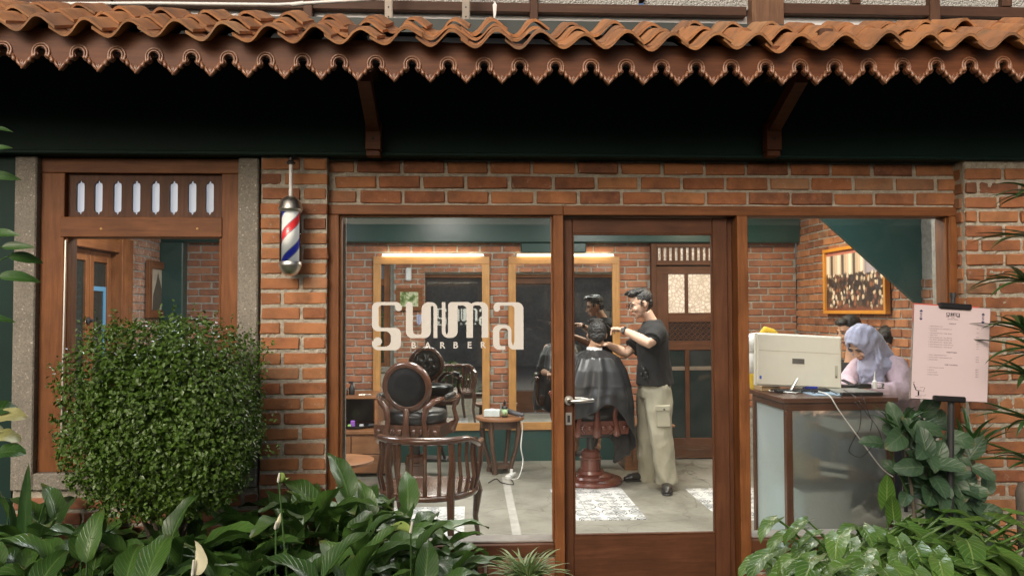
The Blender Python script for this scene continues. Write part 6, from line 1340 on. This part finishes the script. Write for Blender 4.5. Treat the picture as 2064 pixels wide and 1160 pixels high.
lines = [("HAIRCUT", .078, 1), ("1. GENTLEMAN'S CUT", .090, 0, '80 K'), ("2. GENTLEMAN'S CUT (STUDENT, ID", .0985, 0, ''), ("   REQUIRED)", .106, 0, '65 K'), ("3. GENTLEMAN'S CUT + HAIR WASH,", .1145, 0, ''), ("   HAIR TONIC", .122, 0, '95 K'), ("4. GENTLEMAN'S CUT + ALL SERVICE,", .1305, 0, ''), ("   FULL BODY MASSAGE (30 MIN), SPA", .138, 0, '150 K'), ("5. GENTLEMAN'S CUT + BEARD TRIM", .1465, 0, '100 K'), ("6. GENTLEMAN'S CUT + HAIR TATTOO", .155, 0, '110 K'), ("7. GENTLEMAN'S CUT + HAIR DETOX", .1635, 0, '115 K'),
 ("HAIRSTYLING", .181, 1), ("1. PERM + GENTLEMAN'S CUT", .193, 0, '350 K'), ("2. DOWN PERM + GENTLEMAN'S CUT", .2015, 0, '300 K'), ("3. SMOOTHING", .210, 0, '250 K'), ("HAIR COLORING", .226, 1), ("1. HIGH FASHION COLOR", .238, 0, '300 K'), ("2. BLEACH", .2465, 0, '200 K'), ("3. HAIR COLOR", .255, 0, '150 K'), ("4. BLACK COLOR", .2635, 0, '100 K')]
sc_ = (mh-.09)/(.2635-.06)*.98; off_ = mh/2-.070
for l in lines:
    z_ = off_-(l[1]-.070)*min(1.25, sc_)
    if l[2]: mtext(l[0], wx, z_, .0078, ink, 'CENTER', .00008)
    else:
        mtext(l[0], -mw/2+.070, z_, .0066, grey)
        if l[3]: mtext(l[3], mw/2-.060, z_, .0066, grey)
for s_ in (-1, 1):                    # little printed barber poles
    cx, cz = s_*(mw/2-.032)-.0, mh/2-.045
    b = MB(); b.prism([(cx-.007,cz+.018),(cx,cz+.024),(cx+.007,cz+.018),(cx+.006,cz+.014),(cx-.006,cz+.014)], .0006, .0014, TM); b.prism([(cx-.007,cz-.018),(cx,cz-.024),(cx+.007,cz-.018),(cx+.006,cz-.014),(cx-.006,cz-.014)], .0006, .0014, TM)
    for k in range(4): b.prism([(cx-.005,cz-.012+.0062*k),(cx+.005,cz-.009+.0062*k),(cx+.005,cz-.0065+.0062*k),(cx-.005,cz-.0095+.0062*k)], .0006, .0014, TM)
    b.build('print_pole', navy, ms)
b = MB(); cx, cz = -mw/2+.032, -mh/2+.030          # printed barber chair sketch
for pts, r_ in (([(-.022,.036),(-.016,.022),(-.010,.008)],.0022), ([(-.026,.040),(-.018,.044)],.0025), ([(-.010,.008),(.010,.006)],.0035), ([(.002,.004),(.002,-.016)],.0035), ([(-.012,-.019),(.016,-.021)],.0022), ([(.010,.008),(.024,.002),(.030,.022)],.0016), ([(.006,.020),(.024,.022)],.0016), ([(.004,-.012),(.030,-.016),(.036,-.010)],.0014), ([(-.022,.020),(-.004,.020)],.0015)):
    b.tube([(cx+x, .0012, cz+z) for x, z in pts], r_, 6, TM, flat=.25)
b.build('print_chair', ink, ms)
# on the desk
mon = thing('monitor', 'cream all in one computer seen from behind on the reception desk', 'computer'); MYo = .86
m00, m10, m11, m01 = W(1525, 776, MYo), W(1700, 784, MYo), W(1693, 676, MYo), W(1518, 671, MYo)
ux_ = (m10-m00); mw_ = (m10-m00).length; mh_ = ((m01-m00).length+(m11-m10).length)/2; cn = (m00+m10+m11+m01)/4
TQ = MX.Translation(cn) @ MX.Rotation(-atan2(ux_.z, ux_.x), 4, 'Y') @ MX.Rotation(R(-4), 4, 'X')
part2 = lambda nm_, mat, par, q, c=.003, T=TQ: (lambda b: b.build(nm_, mat, par))(MB().box(*q, c, T))
part2('case', M['cream'], mon, (-mw_/2, mw_/2, 0, .022, -mh_/2, mh_/2), .006); part2('rear_panel', M['cream'], mon, (-mw_/2+.012, mw_/2-.012, -.010, .0, -mh_/2+.008, mh_/2-.008), .009)
part2('seam', plain('seam', (.42,.39,.31), .5), mon, (-mw_/2+.022, mw_/2-.022, -.0108, -.0095, mh_/2*.325, mh_/2*.34), 0); part2('badge', plain('grey_badge', (.22,.21,.19), .3, .5), mon, (-.045, .035, -.013, -.0095, -.020, .014), .001)
part2('port_panel', plain('panel', (.48,.46,.38), .4), mon, (mw_/2-.05, mw_/2-.03, -.0125, -.0098, -.10, -.02), .001); part2('port', M['black'], mon, (mw_/2-.045, mw_/2-.038, -.0135, -.0105, -.098, -.085), .001)
part2('sticker', plain('blue_sticker', (.10,.16,.70), .4), mon, (-mw_/2+.028, -mw_/2+.040, -.0122, -.0098, -.125, -.105), 0)
sb = W(1593, 804, .80); st0 = TQ @ V((-.012, -.014, -mh_/2+.06)); b = MB(); b.tube([st0, V((sb.x+.0, .80, zd+.012)), V((sb.x, .78, zd+.006))], [.009,.010,.012], 8, flat=.6); b.build('stand_arm', M['steel'], mon, 60)
b = MB(); b.tube([V((sb.x-.11, .86, zd+.006)), V((sb.x, .72, zd+.006)), V((sb.x+.13, .86, zd+.006))], .0065, 8, flat=.8); b.build('stand_foot', M['steel'], mon, 60)
kb = simple('keyboard', 'black keyboard lying behind the monitor stand on the desk', 'keyboard', [('keyboard', M['black'], (kx0+.06, kx0+.40, .78, .90, zd+.001, zd+.018))])
tb = simple('tablet', 'grey flat tablet at the front right of the desk top', 'tablet', [('tablet', plain('grey_slab', (.40,.40,.36), .3), (kx0+.40, kx1-.03, .62, .86, zd+.001, zd+.020))])
simple('black_tray', 'thin black tray under the tablet at the desk edge', 'tray', [('tray', M['black'], (kx0+.38, kx1-.02, .575, .61, zd+.001, zd+.020))])
simple('card_reader', 'black card reader beside the monitor', 'device', [('device', M['black'], (W(1716,780,.9).x-.045, W(1716,780,.9).x+.04, .87, .95, zd+.001, zd+.035))], 'black devices on the desk')
simple('receipt_printer', 'small black printer right of the card reader', 'device', [('device', M['black'], (W(1737,780,.84).x-.035, W(1737,780,.84).x+.045, .80, .86, zd+.021, zd+.050))], 'black devices on the desk')
sp1 = thing('spray_bottle', 'small white spray bottle standing before the pink cardigan', 'bottle'); q = W(1763, 784, .80); b = MB(); b.lathe([(0,zd+.021),(.014,zd+.021),(.014,zd+.066),(.006,zd+.074),(.005,zd+.095),(0,zd+.095)], 16, c=(q.x,.80,0)); b.build('bottle', M['white'], sp1, 40); b = MB(); b.tube([(q.x,.80,zd+.09),(q.x+.004,.80,zd+.13)], [.004,.002], 8); b.build('nozzle', M['white'], sp1)
simple('clear_box', 'small clear box right of the white spray bottle', 'box', [('box', acry, (q.x+.02, q.x+.06, .79, .83, zd+.021, zd+.055))])
paper_ = simple('pale_blue_papers', 'pale blue papers on the desk under the monitor', 'papers', [('sheet', plain('blue_white_sheet', (.45,.62,.80), .4), (kx0+.22, kx0+.42, .60, .84, zd+.0005, zd+.004))])  # sheet has one even pale blue colour
simple('blue_card_box', 'bright blue small box behind the monitor foot', 'box', [('box', plain('blue_box', (.03,.06,.60), .4), (kx0+.27, kx0+.35, .84, .90, zd+.019, zd+.04))])
pj = thing('plush_toy', 'white and yellow plush toy peeking out behind the monitor', 'toy'); q = W(1512, 690, 1.05)
b = MB(); b.ell(q+V((.03,0,-.01)), (.075,.07,.075)); b.ell(q+V((.06,0,-.13)), (.10,.08,.10)); b.build('body', M['white'], pj, 'full'); b = MB(); q2 = W(1548, 674, 1.05); b.tube([q2+V((-.045,0,.0)), q2+V((-.02,0,.025)), q2+V((.03,0,.01)), q2+V((.08,0,-.02))], [.02,.032,.030,.015], 12, cap='round'); b.tube([q+V((.06,0,-.22)), V((q.x+.06, 1.05, zd))], [.07,.06], 12, cap='round'); fuse('yellow_hood', b, plain('yellow_plush', (.70,.45,.02), .8), pj, .006, 3)
b = MB(); b.ell(q2+V((-.012,-.035,.004)), (.010,.005,.010)); b.build('eye', M['white'], pj, 'full'); b = MB(); b.ell(q2+V((-.012,-.040,.004)), (.005,.003,.006)); b.build('pupil', M['black'], pj)
simple('wooden_box', 'low wooden tray at the left end of the desk', 'tray', [('tray', M['carton'], (kx0-.0, kx0+.12, .88, 1.10, zd+.001, zd+.035))])
simple('dark_jar', 'small dark jar on the wooden tray behind the door frame', 'jar', [('jar', M['black'], (kx0+.005, kx0+.03, 1.0, 1.03, zd+.036, zd+.075)), ('lid', M['white'], (kx0+.005, kx0+.03, 1.0, 1.03, zd+.076, zd+.084))])
def cable(label, pts, r, mat, name='cable', cat='cable', group='cables hanging from the desk'):
    P_ = [V(p) for p in pts]; out = []
    for i in range(len(P_)-1):
        p0_, p1__, p2__, p3_ = P_[max(i-1,0)], P_[i], P_[i+1], P_[min(i+2, len(P_)-1)]
        for k in range(6):
            t = k/6; out.append(.5*((2*p1__)+(-p0_+p2__)*t+(2*p0_-5*p1__+4*p2__-p3_)*t*t+(-p0_+3*p1__-3*p2__+p3_)*t**3))
    out.append(P_[-1]); b = MB(); b.tube(out, r, 6); o = b.build(name, mat, None, 60); tag(o, label, cat, group); return o
wz_ = lambda px, py, Y=.46: W(px, py, Y)
cable('white charging cable running diagonally down across the frosted panel', [wz_(1650,788,.62), wz_(1672,797,.48), wz_(1690,825), wz_(1730,880), wz_(1775,940), wz_(1800,960,.40)], .0035, M['white'])
cable('black cable looping down to the right edge of the frosted panel', [wz_(1640,790,.62), wz_(1700,800,.52), wz_(1732,820), wz_(1733,860), wz_(1718,890), wz_(1712,910), wz_(1735,920), wz_(1757,900)], .0022, M['black'])
cable('thin black cable hanging with a plug in front of the frosted panel', [wz_(1735,795,.55), wz_(1742,806,.47), wz_(1752,835), wz_(1758,850), wz_(1754,868)], .002, M['black'])
cable('black cable running down at the right end of the desk', [wz_(1700,785,.70), wz_(1725,800,.5), wz_(1745,830), wz_(1768,860), wz_(1778,886)], .002, M['black'])
cable('short black cable loop behind the monitor foot', [W(1610,790,.7), W(1625,778,.74), W(1640,792,.66), W(1662,782,.72), W(1690,795,.64)], .0025, M['black'])
# on the side table
TY = 3.2; tz = tt.z
tq = thing('tissue_box', 'pale patterned tissue box on the round side table', 'box', (W(992, 836, TY).x, TY-.02, tz), R(-8)); part('box', plain('tissue_carton', (.60,.66,.64), .6, c2=(.45,.55,.55), sc=30), tq, (-.075,.075,-.05,.05,.001,.065), c=.006)
b = MB(); b.ell((0,0,.066), (.03,.018,.008)); b.build('tissue', M['paper'], tq, 'full')
bt_ = thing('pump_bottle', 'dark pump bottle with green and white label on the round side table', 'bottle', (W(1017, 836, TY-.08).x, TY-.08, tz)); b = MB(); b.lathe([(0,.001),(.027,.001),(.028,.005),(.028,.085),(.022,.10),(.010,.108),(.010,.12),(0,.12)], 20); b.build('bottle', M['black'], bt_, 40)
b = MB(); b.lathe([(.0285,.015),(.0285,.075)], 20); b.build('label', plain('leaf_label', (.55,.60,.45), .5, c2=(.08,.30,.06), sc=60), bt_, 'full'); b = MB(); b.tube([(0,0,.12),(0,0,.16)], .005, 8); b.tube([(0,0,.158),(0,-.03,.15)], .005, 8); b.lathe([(0,.118),(.012,.118),(.012,.135),(0,.135)], 12); b.build('pump', M['black'], bt_)
hdq = thing('hair_dryer', 'dark hair clipper lying on the round side table with its white cord', 'clipper', (W(1038, 832, TY).x, TY-.05, tz)); b = MB(); b.tube([(-.06,.04,.045),(.0,0,.030),(.06,-.05,.022)], [.026,.024,.018], 12, cap='round'); b.build('body', plain('grey_plastic', (.08,.08,.09), .35), hdq, 'full'); b = MB(); b.tube([(-.07,.045,.047),(-.062,.041,.045)], [.022,.027], 12); b.build('nozzle', M['steel'], hdq, 60)
cable('pale cord hanging from the side table down to the power strip', [W(1048,838,TY-.1), W(1053,860,TY-.1), W(1050,900,TY-.15), W(1054,930,TY-.15), G(1045,962,.01), G(1030,965,.01)], .005, M['white'], group='cords on the floor')
cable('thin dark cord curled on the screed floor', [G(985,972,.006), G(1000,964,.006), G(1012,972,.006), G(1035,975,.006), G(1028,962,.006)], .004, M['blackm'], group='cords on the floor')
ps = G(1029, 962); psx = thing('power_strip', 'white power strip on the floor below the side table', 'power strip', (ps.x, ps.y, 0), R(70)); part('strip', M['white'], psx, (-.09,.09,-.025,.025,.001,.035), c=.006); b = MB(); b.tube([(.03,0,.035),(.03,0,.07)], .016, 10); b.build('plug', M['white'], psx, 50)
# on the vanity
zs_, zl_ = zc2_, zc1_; vy = CY+.3
v1 = thing('spray_bottle', 'black spray bottle on the vanity shelf beside the bricks', 'bottle', (W(709, 795, vy).x, vy, zs_)); b = MB(); b.lathe([(0,.001),(.028,.001),(.029,.06),(.015,.085),(.012,.11),(0,.11)], 18); b.build('bottle', M['black'], v1, 40); b = MB(); b.box(-.03,.012,-.01,.01,.105,.125,.004); b.build('trigger', M['black'], v1)
v2 = thing('glass_jar', 'short clear jar beside the black spray bottle on the vanity shelf', 'jar', (W(697, 795, vy).x, vy-.05, zs_)); b = MB(); b.lathe([(0,.001),(.025,.001),(.026,.05),(.022,.055)], 18); b.build('jar', acry, v2, 40); b = MB(); b.lathe([(0,.055),(.024,.055),(.024,.07),(0,.07)], 18); b.build('lid', M['steel'], v2, 40)
v3 = thing('scissors', 'steel scissors and combs lying on the vanity shelf', 'scissors', (W(738, 797, vy).x, vy-.08, zs_)); b = MB(); b.tube([(-.06,0,.006),(.05,.02,.006)], .004, 6); b.build('blade', M['steel'], v3); b = MB(); b.tube([(-.05,.03,.006),(.06,-.01,.006)], .005, 6); b.build('blade', M['steel'], v3)
v4 = thing('tool_tray', 'black round tray in the vanity opening', 'tray', (W(718, 860, vy-.1).x, vy-.1, zl_)); b = MB(); b.lathe([(0,.001),(.10,.001),(.125,.02),(.12,.024),(.098,.008),(0,.008)], 28); b.build('tray', M['black'], v4, 40)
for i, (dx_, c_, nm_, lb, ct) in enumerate(((-.03,(.35,.12,.60),'purple_comb','purple hair clip in the black tray on the vanity','clip'),(-.055,(.35,.65,.15),'green_sachet','small bright green sachet in the black tray','sachet'),(.05,(.6,.6,.6),'silver_clip','silver hair clips in the black tray on the vanity','clip'))):
    o = MB(); x0_ = v4.location.x+dx_; o.box(x0_-.02, x0_+.02, vy-.13, vy-.10, zl_+.012, zl_+(.07 if i == 0 else .035), .006); oo = o.build(nm_, plain(nm_, c_, .5)); tag(oo, lb, ct)
v5 = thing('hair_clipper', 'black hair clipper with cord in the vanity opening next to the tray', 'clipper', (W(752, 861, vy-.1).x, vy-.12, zl_)); b = MB(); b.tube([(-.03,0,.02),(.05,.01,.035)], [.022,.02], 10, cap='round'); b.tube([(.03,-.03,.01),(.05,-.05,.02),(.02,-.06,.03),(-.02,-.03,.01)], .006, 6); b.build('body', M['black'], v5, 'full')
v6 = thing('hanging_towel', 'pale lilac towel hanging from a wire hook at the left edge of the lettered window', 'towel'); q = W(689, 660, .35); b = MB(); b.grid(lambda u, v: V((q.x-.06+.07*u+.0*v, .35+.012*sin(u*12), q.z+.05-(.10+.10*u*(1-u)*2)*v)), 8, 6); b.build('towel', plain('lilac_towel', (.45,.46,.62), .9), v6, 'full', fixn=False); b = MB(); b.tube([W(684,628,.33), W(693,625,.33), W(697,634,.33), W(690,642,.33), W(684,638,.33)], .002, 5); b.tube([W(684,646,.33), W(698,650,.33), W(694,655,.33)], .002, 5); b.build('hook', M['steel'], v6)
LC.exclude = False
bpy.context.view_layer.update()
